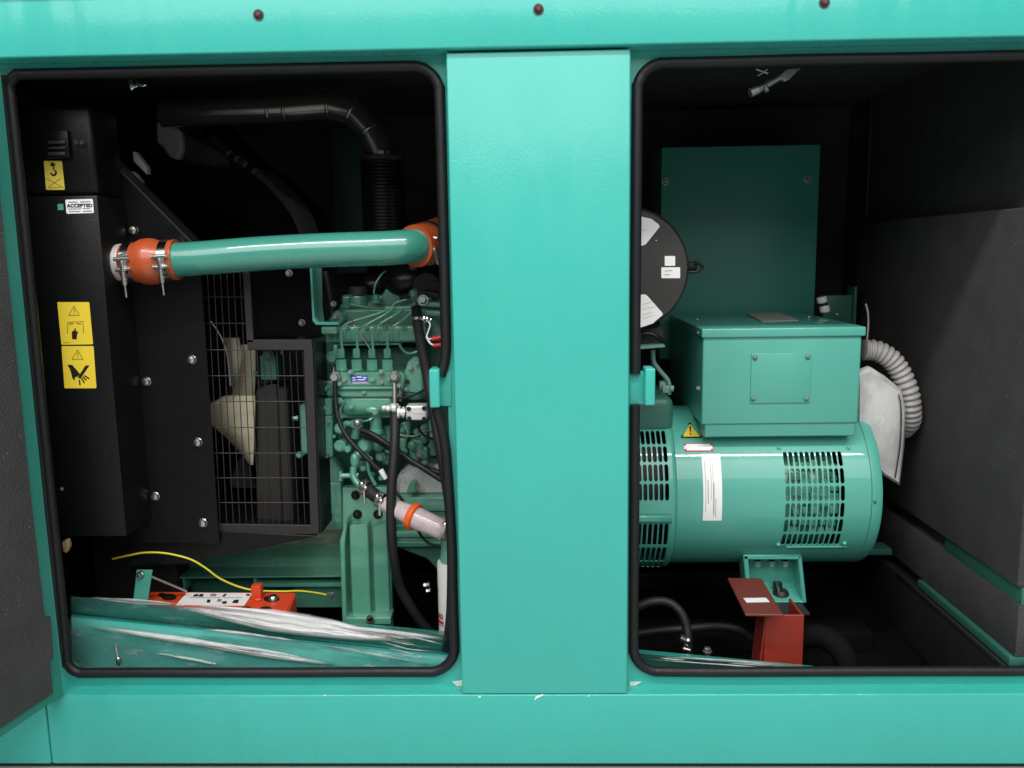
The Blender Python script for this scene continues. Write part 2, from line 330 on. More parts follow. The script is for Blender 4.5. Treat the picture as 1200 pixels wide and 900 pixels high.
bm = BM(); prism(bm, [V((LX0-.021, YF-.004, LZ1-.0)), V((LX0+.004, YF-.004, LZ1-.0)), V((LX0+.004, YF-.004, LZ0+.035)), V((LX0-.013, YF-.004, LZ0+.035))], V((0, .003, 0)), .001); obj('door_gap_shade', bm, M_rubber, enc)  # black strip standing in for the shaded gap beside the door
# latch plates folded out of the frame
for a, b, c, d, e in ((503, 515, 433, 478, (513, 529)), (756, 768, 432, 475.5, (738, 758))):
    bm = BM(); pbox(bm, a, b, c, d, .004, .045, .003, 3); pbox(bm, e[0], e[1], c+3, d-2, .0335, .008, .001); obj('latch_striker', bm, M_teal, enc)
# sealant corners on the ledge
for pp in ([(530, 799), (543, 797), (543, 807), (537, 806)], [(738, 799), (752, 799), (744, 804), (738, 809)]):
    bm = BM(); ppoly(bm, pp, .0345, .001); obj('sealant_patch', bm, M_whitep, enc)
bm = BM(); ppoly(bm, [(626, 821), (628, 816), (636, 813.6), (637, 815), (630, 818)], -.0008, .0006); obj('paint_chip', bm, M_white, enc)
for cx, cy, r_ in ((381, 812.6, 1.0), (562, 814.5, 1.2), (690, 813.5, .8)):
    bm = BM(); ppoly(bm, [(cx-r_*1.6, cy+2.2), (cx, cy+1.4), (cx+r_*1.4, cy+2), (cx+r_*.8, cy+2+r_), (cx-r_, cy+2.1+r_)], -.0008, .0006); obj('paint_chip', bm, M_white, enc)
# inside of the box
zfl = .03
XW = P(1197, 790, 0).x+.012
bm = BM(); box(bm, -1.7, XW+.1, .07, 1.2, zfl-.02, zfl, 0); obj('floor_pan', bm, M_black, enc)
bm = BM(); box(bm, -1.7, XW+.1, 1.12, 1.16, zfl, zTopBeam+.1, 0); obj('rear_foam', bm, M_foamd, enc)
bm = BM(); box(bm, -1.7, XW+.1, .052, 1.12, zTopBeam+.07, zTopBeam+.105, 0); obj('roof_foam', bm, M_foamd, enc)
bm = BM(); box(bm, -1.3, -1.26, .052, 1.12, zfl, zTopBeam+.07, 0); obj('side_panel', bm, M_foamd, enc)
zr1 = P(1199, 776, .06).z; zs0 = P(1199, 724, .0).z; zs1 = P(1199, 703, .0).z; zf1 = P(1199, 239, .0).z
bm = BM(); box(bm, XW+.03, XW+.07, .052, 1.12, zfl, zTopBeam+.07, 0); obj('side_panel', bm, M_foamd, enc)
bm = BM(); box(bm, XW-.008, XW+.03, .055, .8, zfl+.0, zr1-.013, .003); obj('floor_rail', bm, M_blackm, enc)
bm = BM(); box(bm, XW-.011, XW-.0045, .055, .55, zr1-.017, zr1-.006, .002); obj('rail_trim', bm, M_dgrey, enc)
bm = BM(); box(bm, XW-.004, XW+.03, .055, .45, zr1-.006, zr1+.012, .002); obj('floor_rail', bm, M_dgreen, enc)
bm = BM(); box(bm, XW+.006, XW+.03, .055, .95, zr1+.012, zs0, .004); obj('foam_lining', bm, M_foam, enc)
bm = BM(); box(bm, XW+.010, XW+.03, .055, .36, zs0, zs1, .001); obj('foam_retainer_strip', bm, M_dgreen, enc)
bm = BM(); box(bm, XW+.0, XW+.03, .055, .95, zs1, zf1, .006); obj('foam_lining', bm, M_foam, enc)
bm = BM(); pbox(bm, 1016, 1024, 88, 340, .95, .04, .003); obj('rear_post', bm, M_blackm, enc)
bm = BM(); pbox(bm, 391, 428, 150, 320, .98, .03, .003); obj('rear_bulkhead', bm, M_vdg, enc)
bm = BM(); box(bm, -.2, .0, .06, .065, zfl, zfl+.05, 0); obj('sill_bracket', bm, M_dgreen, enc)
# chrome clips under the roof
bm = BM(); ppoly(bm, [(149, 94), (153, 92), (157, 103), (153, 106)], .07, .008, .001); ppoly(bm, [(158, 94), (172, 99), (168, 101.5), (160, 101)], .07, .012, .001); ppoly(bm, [(152, 99), (161, 98), (162, 101), (153, 104)], .078, .01, .001); obj('door_stay_clip', bm, M_chrome, enc)
bm = BM()
cyl(bm, P(882, 109, .09), P(914, 90, .10), .0065, n=14, bev=.001); cyl(bm, P(879, 109, .088), P(888, 105, .09), .008, n=14)
ppoly(bm, [(912, 90), (921, 81), (939, 79), (926, 92), (921, 95)], .095, .012, .001)
cyl(bm, P(886, 81, .1), P(900, 86, .1), .002, n=8); cyl(bm, P(899, 81, .1), P(888, 89, .1), .002, n=8); cyl(bm, P(897, 101, .088), P(899, 107, .085), .004, n=10)
obj('door_stay', bm, M_zincd, enc)
# the open door on the left
dn_ang = math.radians(11.9)
dD = V((-math.sin(dn_ang), -math.cos(dn_ang), 0)); dN = V((math.cos(dn_ang), -math.sin(dn_ang), 0))     # outward along the door, normal of its lined face
dO = V((P(71, 772, 0).x+.002, -.004, 0))
zdb = Pplane(73.5, 815, dO, dN).z
zdt = zTopBeam - .012
def dpt(s, z, k=0): return dO + dD*s + dN*k + V((0, 0, z))
bm = BM(); prism(bm, [dpt(0, zdb), dpt(.75, zdb), dpt(.75, zdt), dpt(0, zdt)], -dN*.035, .002, 2)
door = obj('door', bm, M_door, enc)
fo = [Pplane(px, py, dO+dN*.006, dN) for px, py in ((39, 600), (53.5, 723.5), (60, 722), (63.5, 770.5), (59.5, 774), (63, 812), (0, 854))]
top = Pplane(-4, 152, dO+dN*.006, dN); sA = (top-dO).dot(dD)
far = .72
poly = [dpt((fo[0]-dO).dot(dD), zdt-.12)] + [dpt((p-dO).dot(dD), p.z) for p in fo[:6]] + [dpt(far, (fo[5].z+fo[6].z)/2), dpt(far, zdt-.12)]
zbF = fo[5].z
poly[6] = dpt((fo[5]-dO).dot(dD), zbF); poly[7] = dpt(far, zbF)
bm = BM(); prism(bm, poly, dN*.006, .0015); obj('foam_panel', bm, M_foam, door)
# ================================================================== radiator with its shroud
YR, YS = .12, .235
xr1 = P(131, 430, YR).x
rad = thing('radiator', 'black radiator with fan shroud and yellow warning labels beside the open door', 'radiator', (-.85, .3, zfl))
zp1, zp0 = P(100, 229, YR).z, P(110, 629, YR).z
bm = BM(); box(bm, -1.02, xr1, YR, .9, zp0, zp1, .003); obj('side_channel', bm, M_black, rad)
bm = BM(); box(bm, -1.02, xr1-.004, YR+.012, .24, zp1, P(100, 120, YR).z, .012, 3); obj('top_tank', bm, M_black, rad)
bm = BM(); box(bm, -1.02, xr1-.01, .36, .9, zfl+.02, zp0, .003); obj('lower_channel', bm, M_blackm, rad)
bm = BM(); ppoly(bm, [(100, 168), (108, 168), (226, 286), (234, 300), (257, 637), (120, 637)], YS, .004, .001); obj('shroud_plate', bm, M_black, rad)
# turned edge along the sloping top of the shroud plate
bm = BM(); prism(bm, [P(105, 165.5, YS-.002), P(108, 165.5, YS-.002), P(228, 286, YS-.002), P(226, 287, YS-.002)], V((0, .05, 0))); obj('shroud_edge', bm, M_dgrey, rad)
bm = BM(); ppoly(bm, [(150, 622), (262, 622), (372, 628), (220, 661), (150, 664)], YS+.012, .25, .002); obj('shroud_floor', bm, M_black, rad)
for px, py in ((157, 270), (225, 421.5), (172, 447), (232, 518), (182, 581.5), (238, 612.5)):
    bm = BM(); p = P(px, py, YS); cyl(bm, p, p+V((0, -.003, 0)), .0098, n=24, bev=.001); lathe(bm, p+V((0, -.003, 0)), (0, -1, 0), [(0, .0088), (.003, .0085), (.005, .007), (.0062, .003)], 20)
    obj('flange_bolt', bm, M_zinc, rad)
# vent box and small bolts on the tank
YT = YR+.011
bm = BM(); pbox(bm, 51, 80, 153, 185, YT-.012, .02, .002); vb = obj('filler_box', bm, M_black, rad)
for y0, y1 in ((165, 168.5), (172, 174.5), (178, 182)):
    bm = BM(); pbox(bm, 56, 76, y0, y1, YT-.0165, .006, .001); obj('slot_lip', bm, M_dgrey, vb)
bm = BM(); bolt(bm, P(92, 167, YT), (0, -1, 0), .006, .009); bolt(bm, P(97, 168, YT), (0.3, -1, 0), .004, .012); obj('tank_bolt', bm, M_dgrey, rad)
bm = BM(); bolt(bm, P(72.5, 573, YR), (0, -1, 0), .003, .004); obj('clip', bm, M_zincd, rad)
bm = BM(); ppoly(bm, [(72, 635), (79, 632), (81, 641), (77, 649), (73, 646)], .06, .012, .002); obj('sealant_blob', bm, M_tan, rad)
# labels (thin sheets on the black steel)
def sheet(name, pp, Y, m, parent, th=.0006): 
    bm = BM(); ppoly(bm, pp, Y-th, th); return obj(name, bm, m, parent)
def ink(name, polys, Y, m, parent):
    bm = BM()
    for pp in polys: ppoly(bm, pp, Y-.0010, .0006)
    return obj(name, bm, m, parent)
def stroke(a, b, wd=.8):
    a, b = V((*a, 0)), V((*b, 0)); t = (b-a).normalized(); n = V((-t.y, t.x, 0))*wd/2
    return [tuple((a+n)[:2]), tuple((b+n)[:2]), tuple((b-n)[:2]), tuple((a-n)[:2])]
def rq(pts, c=1.2):
    """clip the corners of a quad a little"""
    out = []; n = len(pts)
    for i in range(n):
        a, b, d = V(pts[i-1]).to_2d(), V(pts[i]).to_2d(), V(pts[(i+1) % n]).to_2d()
        out.append(tuple(b+(a-b).normalized()*c)); out.append(tuple(b+(a-b).normalized()*c*.3+(d-b).normalized()*c*.3)); out.append(tuple(b+(d-b).normalized()*c))
    return out
lb = sheet('lifting_label', rq([(51.2, 188.5), (72.5, 188.5), (76, 222.5), (54, 222.5)]), YT, M_yellowd, rad)
def arc(cx, cy, r, a0, a1, n=12): return [(cx+r*math.cos(math.radians(a0+(a1-a0)*k/n)), cy+r*math.sin(math.radians(a0+(a1-a0)*k/n))) for k in range(n+1)]
hook = arc(62.8, 202.5, 3.9, -70, 190) + arc(62.6, 202.3, 1.9, 170, -60)
ink('hook_mark', [[(58.5, 192.5), (61.5, 190), (65, 192.5), (64, 195), (59.8, 195)], [(62, 195.5), (63.6, 195.5), (63.8, 199.2), (62.2, 199.2)], hook], YT, M_ink, lb)
ink('cross_mark', [stroke((55, 209.5), (72, 218.5)), stroke((57, 218.5), (71.5, 209)), stroke((56, 219.8), (74, 219.2), .6)], YT, M_inky, lb)
ac = sheet('accepted_label', rq([(76.5, 234), (108.5, 233), (110, 249.5), (78, 250.5)]), YR, M_white, rad)
text('accepted_lettering', 'ACCEPTED', P(93.4, 241.0, YR-.0010), .0088, M_ink, ac, sx=1.12)
ink('small_print', [stroke((80, 237), (91, 236.6), 1.2), stroke((94, 236.6), (106, 236.2), 1.2)] + [stroke((80, 245), (95, 244.6), 1.0), stroke((97, 244.5), (106, 244.2), 1.0)], YR, M_inkg, ac)
ink('small_print', [stroke((80.5, 247.9), (94, 247.6), 1), stroke((97, 247.6), (108, 247.2), 1.3)], YR, M_inkg, ac)
sheet('green_tag', [(67.3, 239), (74, 238.8), (74.6, 246), (67.8, 246.2)], YR, M_green, rad)
l1 = sheet('fan_warning_label', rq([(67, 354), (104.5, 354), (109, 403.5), (72, 404)]), YR, M_yellow, rad)
def tri(cx, cy, r, wd=.7):
    p = [(cx, cy-r), (cx+r*1.05, cy+r*.85), (cx-r*1.05, cy+r*.85)]; return [stroke(p[i], p[(i+1) % 3], wd) for i in range(3)]
ink('warning_triangle', tri(86.7, 364.5, 6, .8) + [stroke((86.7, 361.5), (86.9, 366), 1.1), stroke((86.9, 367.2), (86.9, 368.4), 1.1)], YR, M_inky, l1)
ink('guard_mark', [stroke((79, 391), (79.5, 377.6), .9), stroke((79.5, 377.8), (97.3, 376.6), .8), stroke((97.3, 376.6), (98, 391), .9), stroke((81, 380), (86, 379), 1.5), stroke((89.5, 379), (95, 379.6), 1.5)], YR, M_inky, l1)
ink('hand_mark', [[(84.6, 397.6), (84, 389.6), (85.4, 387.4), (87, 388), (87.2, 384.8), (88.6, 384.8), (89, 388.2), (90.6, 388.8), (91.4, 387.4), (91.2, 390), (90, 393), (89.8, 397.6)]], YR, M_ink, l1)
ink('part_code', [stroke((74, 401.8), (82, 401.6), .7)], YR, M_inky, l1)
l2 = sheet('hand_warning_label', rq([(72, 405.5), (109.5, 405.5), (113, 455), (75.5, 455)]), YR, M_yellow, rad)
ink('warning_triangle', tri(90.8, 416, 6.2, .8) + [stroke((91, 413), (91.2, 417.6), 1.1), stroke((91.2, 418.8), (91.2, 420), 1.1)], YR, M_inky, l2)
ink('cut_hand_mark', [[(79, 427.6), (84.5, 427.6), (91.5, 435.6), (93.5, 438.6), (90.4, 441.4), (87.6, 442), (87.8, 445.8), (86.2, 444.8), (84.4, 442.4), (83.4, 437), (81.6, 432)],
    [(100.2, 428.2), (104.8, 428.2), (94.6, 443.4), (90.8, 442.6)], stroke((93, 445), (93.8, 451.4), 1.6), stroke((95.4, 443), (99, 448.8), 1.6), stroke((97, 441.6), (101.4, 445.6), 1.5), stroke((98.4, 440), (104.6, 443.8), 1.5)], YR, M_ink, l2)
# outlet neck
c0 = P(126, 308, .185)
bm = BM(); lathe(bm, V((xr1-.004, c0.y, c0.z)), (1, -.05, .02), [(0, .036), (.012, .0365), (.014, .034), (.022, .034), (.024, .0365), (.03, .0365), (.032, .0335), (.075, .0335)], 32); obj('outlet_neck', bm, M_alu, rad)
# shroud ring and plain grey pieces behind
bm = BM()
ring = [P(x, y, .55) for x, y in ((196, 112), (214, 130), (240, 160), (270, 185), (310, 215), (340, 250), (352, 280))]
pr = smooth_path(ring, 6)
for a, b in zip(pr, pr[1:]):
    n_ = V((0, .3, 0)); t = V((.010, 0, .010))
    q = [a, b, b+n_, a+n_]; vs = [bm.verts.new(p) for p in q]+[bm.verts.new(p+t) for p in q]
    for f in ((0, 1, 2, 3), (7, 6, 5, 4), (0, 4, 5, 1), (1, 5, 6, 2), (2, 6, 7, 3), (3, 7, 4, 0)): bm.faces.new([vs[i] for i in f])
obj('shroud_ring', bm, M_black, rad)
bm = BM(); ppoly(bm, [(181, 143), (190, 141), (212, 153), (213, 178), (206, 187), (196, 183), (190, 172), (183, 168)], .60, .05, .006); obj('cover_plate', bm, M_greyp, rad)
bm = BM(); ppoly(bm, [(213, 154), (266, 180), (270, 193), (250, 196), (213, 188)], .62, .04, .006); obj('cover_plate', bm, M_dgrey, rad)
for pp in ([(155, 177), (159, 178), (172, 196), (172, 205), (156, 189)], [(153, 200), (157, 202), (166, 214), (153, 213)]):
    bm = BM(); ppoly(bm, pp, .30, .02, .002); obj('pale_strip', bm, M_greyp, rad)
# ================================================================== fan guard (wire grid in an angle frame)
fg = thing('fan_guard', 'black wire mesh fan guard in a flat frame beside the green engine', 'guard', P(300, 640, .25))
YGd = .25
bm = BM()
for pp in ([(284, 318), (292.5, 317), (297, 401), (289, 402)], [(289, 398), (365, 398), (366.5, 410.5), (290, 410)], [(355.5, 410), (366.5, 410), (374, 626), (363.5, 616)], [(252, 614), (364, 615.5), (374, 626), (253, 626)]):
    ppoly(bm, pp, YGd, .006, .001)
obj('guard_frame', bm, M_wire, fg)
bm = BM(); a = P(366, 398, YGd); b = P(374, 626, YGd)
prism(bm, [a+V((0, .004, 0)), b+V((0, .004, 0)), b+V((.0, .10, .0)), a+V((0, .10, 0))], V((.004, 0, 0))); obj('guard_side', bm, M_black, fg)
bm = BM(); a = P(292, 398.5, YGd); b = P(366, 398.5, YGd)
prism(bm, [a+V((0, .004, 0)), b+V((0, .004, 0)), b+V((0, .10, 0)), a+V((0, .10, 0))], V((0, 0, -.004))); obj('guard_top', bm, M_black, fg)
bm = BM()
for i, y in enumerate((348, 379, 410, 440.5, 470.5, 501, 531, 560, 589)):
    x0 = 236+(y-325)*.066; x1 = 290 if y < 400 else 360+(y-410)*.034
    ptube(bm, [(x0-2, y), (x1, y)], .62, YGd+.006, smooth=0, n=6)
for k in range(17):
    X_ = 246 + 7.65*k
    y0 = 316 if X_ < 288 else 406; y1 = 617
    xa = X_ + (y0-380)*.052; xb = X_ + (y1-380)*.052
    if xa > 357: continue
    ptube(bm, [(xa, y0), (xb, y1)], .58, YGd+.008, smooth=0, n=6)
obj('wire_grid', bm, M_wire, fg)
# ================================================================== cooling fan
fan = thing('cooling_fan', 'cream plastic cooling fan behind the wire guard', 'fan', P(300, 560, .45))
FC = P(300, 478, .5)
bm = BM(); cyl(bm, FC-V((.05, 0, 0)), FC+V((.05, 0, 0)), .075, n=28, bev=.006); obj('hub', bm, M_blackm, fan)
# the two blades nearest the guard, twisted slabs
def blade(secs, Yb, dip):
    bm = BM(); rows = []
    for (x0, x1), y in secs:
        rows.append([P(x0+(x1-x0)*k/8, y, Yb-dip*(k/8)-.012*math.sin(k/8*math.pi)) for k in range(9)])
    fr = [[bm.verts.new(p) for p in r_] for r_ in rows]; bk = [[bm.verts.new(p+V((0, .006, 0))) for p in r_] for r_ in rows]
    for A, flip in ((fr, 0), (bk, 1)):
        for i in range(len(A)-1):
            for k in range(8):
                q = (A[i][k], A[i][k+1], A[i+1][k+1], A[i+1][k]); bm.faces.new(q[::-1] if flip else q)
    edge = [(i, 0) for i in range(len(rows))] + [(len(rows)-1, k) for k in range(1, 9)] + [(i, 8) for i in range(len(rows)-2, -1, -1)] + [(0, k) for k in range(7, 0, -1)]
    for (i, k), (i2, k2) in zip(edge, edge[1:]+edge[:1]): bm.faces.new((fr[i][k], bk[i][k], bk[i2][k2], fr[i2][k2]))
    obj('blade', bm, M_cream, fan)
blade([((283, 299), 404), ((282, 299.5), 425), ((280, 299), 445), ((272, 298), 462), ((264, 297), 472), ((262, 296), 480)], .40, .02)
blade([((262, 298), 464), ((247, 298.5), 473), ((246.5, 298), 497), ((264, 297.5), 512), ((280, 297), 529), ((292, 296), 545)], .37, .05)
blade([((262, 280), 396), ((266, 284), 420), ((270, 285), 445), ((274, 284), 462)], .44, .01)
bm = BM(); ppoly(bm, [(278, 540), (283, 534), (293, 549), (301, 573), (271, 572), (268, 566)], .43, .01, .002); obj('blade', bm, M_dgrey, fan)
for k in range(3):
    a = math.radians(40*k-60)
    dr = V((0, math.cos(a), math.sin(a))); tn = V((.35, -math.sin(a)*.9, math.cos(a)*.9))
    bm = BM(); p = FC+dr*.07; prism(bm, [p-tn*.04, p+tn*.04, p+dr*.12+tn*.07, p+dr*.12-tn*.06], V((.005, 0, 0)), .001); obj('blade', bm, M_cream, fan)
bm = BM(); ptube(bm, [(247, 377), (255, 388), (262, 402), (267, 420), (270, 452)], 1.3, .33); obj('tip_ring', bm, M_zincd, fan)
bm = BM(); ppoly(bm, [(298, 458), (306, 452), (336, 455), (344, 617), (300, 617)], .34, .12, .006); ppoly(bm, [(310, 452), (325, 450), (331, 617), (318, 617)], .333, .01, .003); obj('drive_cover', bm, M_wire, fan)
bm = BM(); pbox(bm, 304, 324, 416, 446, .33, .05, .006); bolt(bm, P(315, 416, .33), (0, -1, 0), .009, .012); bolt(bm, P(299, 437, .32), (0, -1, 0), .004, .006); obj('bracket', bm, M_dgreen, fan)
# ================================================================== diesel engine
eng = thing('diesel_engine', 'green painted diesel engine with four injection pipes and a blue name plate', 'engine', P(470, 700, .5))
def pb(name, a, b, c, d, Y, dep, m=None, bev=.004, par=None):
    bm = BM(); pbox(bm, a, b, c, d, Y, dep, bev, 3); return obj(name, bm, m or M_green, par or eng)
pb('engine_block', 384, 640, 398, 590, .48, .27, M_dgreen, .008)  # darker green puts the shade behind the pump into the block
pb('cylinder_head', 395, 640, 360, 400, .43, .28, M_green2, .008)
# rocker cover with a raised lid, filler and breather
pb('rocker_cover', 400, 640, 344, 364, .50, .2, M_green, .008)
bm = BM(); ppoly(bm, [(398, 357), (444, 353), (452, 338), (462, 339), (500, 347), (640, 347), (640, 366), (398, 366)], .46, .06, .003); obj('cover_flange', bm, M_green, eng)
bm = BM(); p = P(420, 359, .46); lathe(bm, p, (0, 0, 1), [(0, .021), (.018, .021), (.024, .019)], 28); fc = obj('filler_neck', bm, M_green, eng)
bm = BM(); p = P(419.5, 344, .46); lathe(bm, p, (0, 0, 1), [(0, .022), (.012, .022), (.016, .019)], 16); obj('filler_cap', bm, M_dgrey, fc)
bm = BM(); p = P(441, 355, .44); lathe(bm, p, (0, 0, 1), [(0, .014), (.006, .014), (.008, .009), (.018, .008), (.02, .004)], 20); obj('breather', bm, M_green, eng)
bm = BM(); ptube(bm, [(438, 345, .45), (440, 333, .46), (447, 322, .47), (452, 318, .5)], 1.2); obj('breather_pipe', bm, M_green, eng)
bm = BM(); ppoly(bm, [(453, 330), (468, 327), (467, 329), (460, 331)], .40, .01, .001); ppoly(bm, [(455, 325), (466, 328), (458, 331)], .42, .03, .002); obj('lift_bracket', bm, M_green, eng)
# turbocharger mass
bm = BM(); ball(bm, P(478, 330, .42), .042, 1.3, 1, .85); lathe(bm, P(500, 336, .36), (0, 1, 0), [(0, .03), (.02, .036), (.06, .036), (.09, .02)], 28); ball(bm, P(440, 334, .52), .035, 1.2, 1, .8)
obj('turbocharger', bm, M_black, eng)
bm = BM(); bolt(bm, P(484, 312.5, .33), (0, -1, 0), .006, .01); ppoly(bm, [(498, 331), (514, 329.5), (514, 332), (499, 333.5)], .3, .01, .002); ptube(bm, [(470, 350, .38), (490, 343, .36), (515, 346, .34)], 3.2); obj('turbo_bolt', bm, M_dgrey, eng)
bm = BM(); ball(bm, P(485, 344, .36), .011); bolt(bm, P(496, 352, .34), (0, -1, .2), .009, .014); cyl(bm, P(498, 356, .35), P(516, 357, .35), .007); cyl(bm, P(500, 366, .36), P(516, 367, .36), .0085); cyl(bm, P(492, 344, .36), P(505, 351, .36), .005); obj('pipe_union', bm, M_green2, eng)
# pipe stay plate on the left of the head
bm = BM(); ppoly(bm, [(362.8, 314), (365.5, 314), (368.5, 372), (372, 377.5), (397, 378), (397, 381), (370, 381), (366, 376)], .345, .03, .001); obj('pipe_stay', bm, M_teal2, eng)
bm = BM(); ppoly(bm, [(365, 314), (377, 314), (378, 360), (380, 377), (369, 377)], .37, .004, .001); obj('pipe_stay', bm, M_dgreen, eng)
pb('pipe_stay_foot', 376, 395, 383, 391.5, .335, .04, M_green, .003)
for x, y, r in ((339, 320, .006), (354, 378, .006), (394, 371, .005), (391, 356, .005)):
    bm = BM(); bolt(bm, P(x, y, .40), (0, -1, 0), r, .012); obj('head_bolt', bm, M_zincd, eng)
bm = BM(); ppoly(bm, [(383, 378), (390, 366), (397, 362), (404, 372), (402, 379)], .40, .03, .004); obj('thermostat_housing', bm, M_green2, eng)
bm = BM(); ptube(bm, [(381, 318, .41), (386, 345, .41), (390, 372, .41)], 3.5); obj('water_pipe', bm, M_blackm, eng)
# intake manifold
pb('intake_manifold', 378, 500, 381.5, 402, .365, .09, M_green2, .007)
pb('manifold_rail', 392, 470, 402, 405, .375, .06, M_green, .002)
for x in (384, 407, 430, 452, 474):
    bm = BM(); bolt(bm, P(x, 384.5, .365), (0, -.5, .8), .0045, .006); obj('manifold_bolt', bm, M_green, eng)
# injection pump
YP = .30
pb('pump_shade_plate', 388, 500, 407, 470, .43, .05, M_dgreen, .004)  # dark sheet standing in for the shade behind the delivery valves
bm = BM(); ppoly(bm, [(396, 441), (400, 437), (470, 436), (475, 440), (472, 462), (468, 466), (400, 466), (394, 460)], YP, .09, .003); pump = obj('injection_pump', bm, M_green2, eng)
bm = BM(); a, b = P(401, 471, YP+.035), P(464, 470, YP+.035); lathe(bm, a, b-a, [(0, .020), (.006, .028), (.012, .031), ((b-a).length-.012, .031), ((b-a).length-.005, .028), ((b-a).length, .02)], 32); obj('pump_barrel', bm, M_green, pump)
pb('pump_flange', 396, 472, 452.5, 456.5, YP-.004, .06, M_green, .002)
pb('pump_foot', 396, 472, 485, 490, YP+.03, .08, M_green2, .003)
for x, y in ((412, 477), (411, 436.5), (447, 436), (398, 450), (468, 452), (440, 484)):
    bm = BM(); bolt(bm, P(x, y, YP-.006 if y < 470 else YP+.0), (0, -1, .15), .0048, .007); obj('pump_screw', bm, M_liteg, pump)
bm = BM(); ball(bm, P(437, 480, YP+.012), .018, 1.0, .6, .55); obj('pump_boss', bm, M_green, pump)
npl = pb('name_plate', 410.6, 431, 440, 447.2, YP-.0012, .0012, M_blue, 0, pump)
bm = BM()
for x0, x1, y, wd in ((412.5, 416.5, 442.6, 1.2), (418, 424, 441.8, 1), (425.5, 429.5, 442.6, 1.2), (413, 417, 445.4, .9), (419, 428, 445, .9)): ppoly(bm, stroke((x0, y), (x1, y), wd), YP-.0018, .0006)
obj('plate_marks', bm, M_white, npl)
pb('plate_margin', 413, 431, 447.2, 450, YP-.0008, .0012, M_greyp, 0, pump)
for px, top, mid in ((401, (400.5, 392, .3), None), (419, None, None), (437, None, None), (455, None, None)):
    dv = None
    bm = BM(); q = P(px, 437, YP+.03); 
    lathe(bm, q, (0, 0, 1), [(0, .0125), (pxm(16, YP), .0125), (pxm(17.5, YP), .0105)], 6)
    dv = obj('delivery_valve', bm, M_green, eng)
    bm = BM(); lathe(bm, q+V((0, 0, pxm(17.2, YP))), (0, 0, 1), [(0, .0112), (.0012, .0124), (.0024, .0112)], 20); obj('gap_shade_ring', bm, M_ink, dv)  # black ring put in to darken the gap under the nut
    bm = BM(); lathe(bm, q+V((0, 0, pxm(3, YP))), (0, 0, 1), [(0, .0128), (.001, .0136), (.003, .0136), (.004, .0128)], 24); obj('collar', bm, M_green2, dv)
    bm = BM(); q2 = q+V((0, 0, pxm(17.8, YP))); lathe(bm, q2, (0, 0, 1), [(0, .0115), (.0015, .0115), (.002, .0085), (pxm(10, YP), .0085), (pxm(12, YP), .006)], 6); obj('pipe_nut', bm, M_green, dv)
for pp in ([(401, 409, YP+.03), (400, 398, YP+.03), (400, 387, YP+.03), (405, 380, YP+.03), (416, 375.5, .33), (440, 368.5, .34), (456, 362.5, .35), (466, 360.5, .36), (482, 360.5, .37)],
           [(419, 409, YP+.03), (418.5, 396, YP+.03), (420, 387, YP+.03), (428, 381, .325), (447, 371, .335), (462, 361.5, .35), (471, 360, .36), (484, 359.6, .37)],
           [(437, 409, YP+.03), (436.5, 396, YP+.03), (438, 386, YP+.03), (446, 379, .325), (463, 369, .335), (472, 363, .35), (484, 357, .36)],
           [(454.5, 409, YP+.03), (454, 396, YP+.03), (455, 389, YP+.03), (462, 382, .325), (474, 373, .335), (483, 365, .35), (486, 354, .36)]):
    bm = BM(); ptube(bm, pp, 1.65, n=10); obj('injection_pipe', bm, M_green, eng)
bm = BM(); ptube(bm, [(412, 377.5, .325), (420, 388, .32), (434, 409, .325)], 1.0, n=8); ball(bm, P(412, 377, .318), .0045); obj('leak_off_pipe', bm, M_zincd, eng)
bm = BM(); ptube(bm, [(410, 356, .40), (430, 360, .40), (455, 361.5, .38)], 1.4); ptube(bm, [(461, 361, .34), (461, 357, .34), (465, 354, .34), (476, 351, .34)], 1.3); pbox(bm, 451, 482, 359, 362, .345, .006, .001); obj('pipe_clip', bm, M_green, eng)
for x, y, Y in ((392, 442.5, YP-.012), (462, 441.5, YP-.012)):
    bm = BM(); p = P(x, y, Y); cyl(bm, p+V((0, .02, 0)), p+V((0, .004, 0)), .0115, n=24, bev=.001); bolt(bm, p+V((0, .004, 0)), (0, -1, .1), .0095, .011, False); obj('banjo_bolt', bm, M_zincd, eng)
bm = BM(); cyl(bm, P(462.3, 449, YP-.01), P(462.5, 474, YP-.02), .0052, n=14); cyl(bm, P(468.5, 456, YP-.0), P(469, 470, YP-.0), .0045, n=14); obj('return_stub', bm, M_zincd, eng)
bm = BM(); ppoly(bm, [(473, 460), (474, 436), (478, 424), (486, 417), (494, 420), (496, 462)], .32, .02, .003); cyl(bm, P(477.5, 447.5, .319), P(477.5, 447.5, .33), .0055, n=18); gp = obj('governor_plate', bm, M_green, eng)
bm = BM(); cyl(bm, P(477.5, 447.5, .3165), P(477.5, 447.5, .3195), .005, n=18); obj('plate_hole', bm, M_blackm, gp)
bm = BM(); lathe(bm, P(486, 452, .345), (0, -1, 0), [(0, .03), (.012, .03), (.016, .026), (.02, .015)], 30); obj('governor_cover', bm, M_green2, eng)
bm = BM(); ptube(bm, [(467, 467, .29), (480, 465, .28), (492, 460, .27), (500, 454, .26)], 1.4); obj('governor_cable', bm, M_hose, eng)
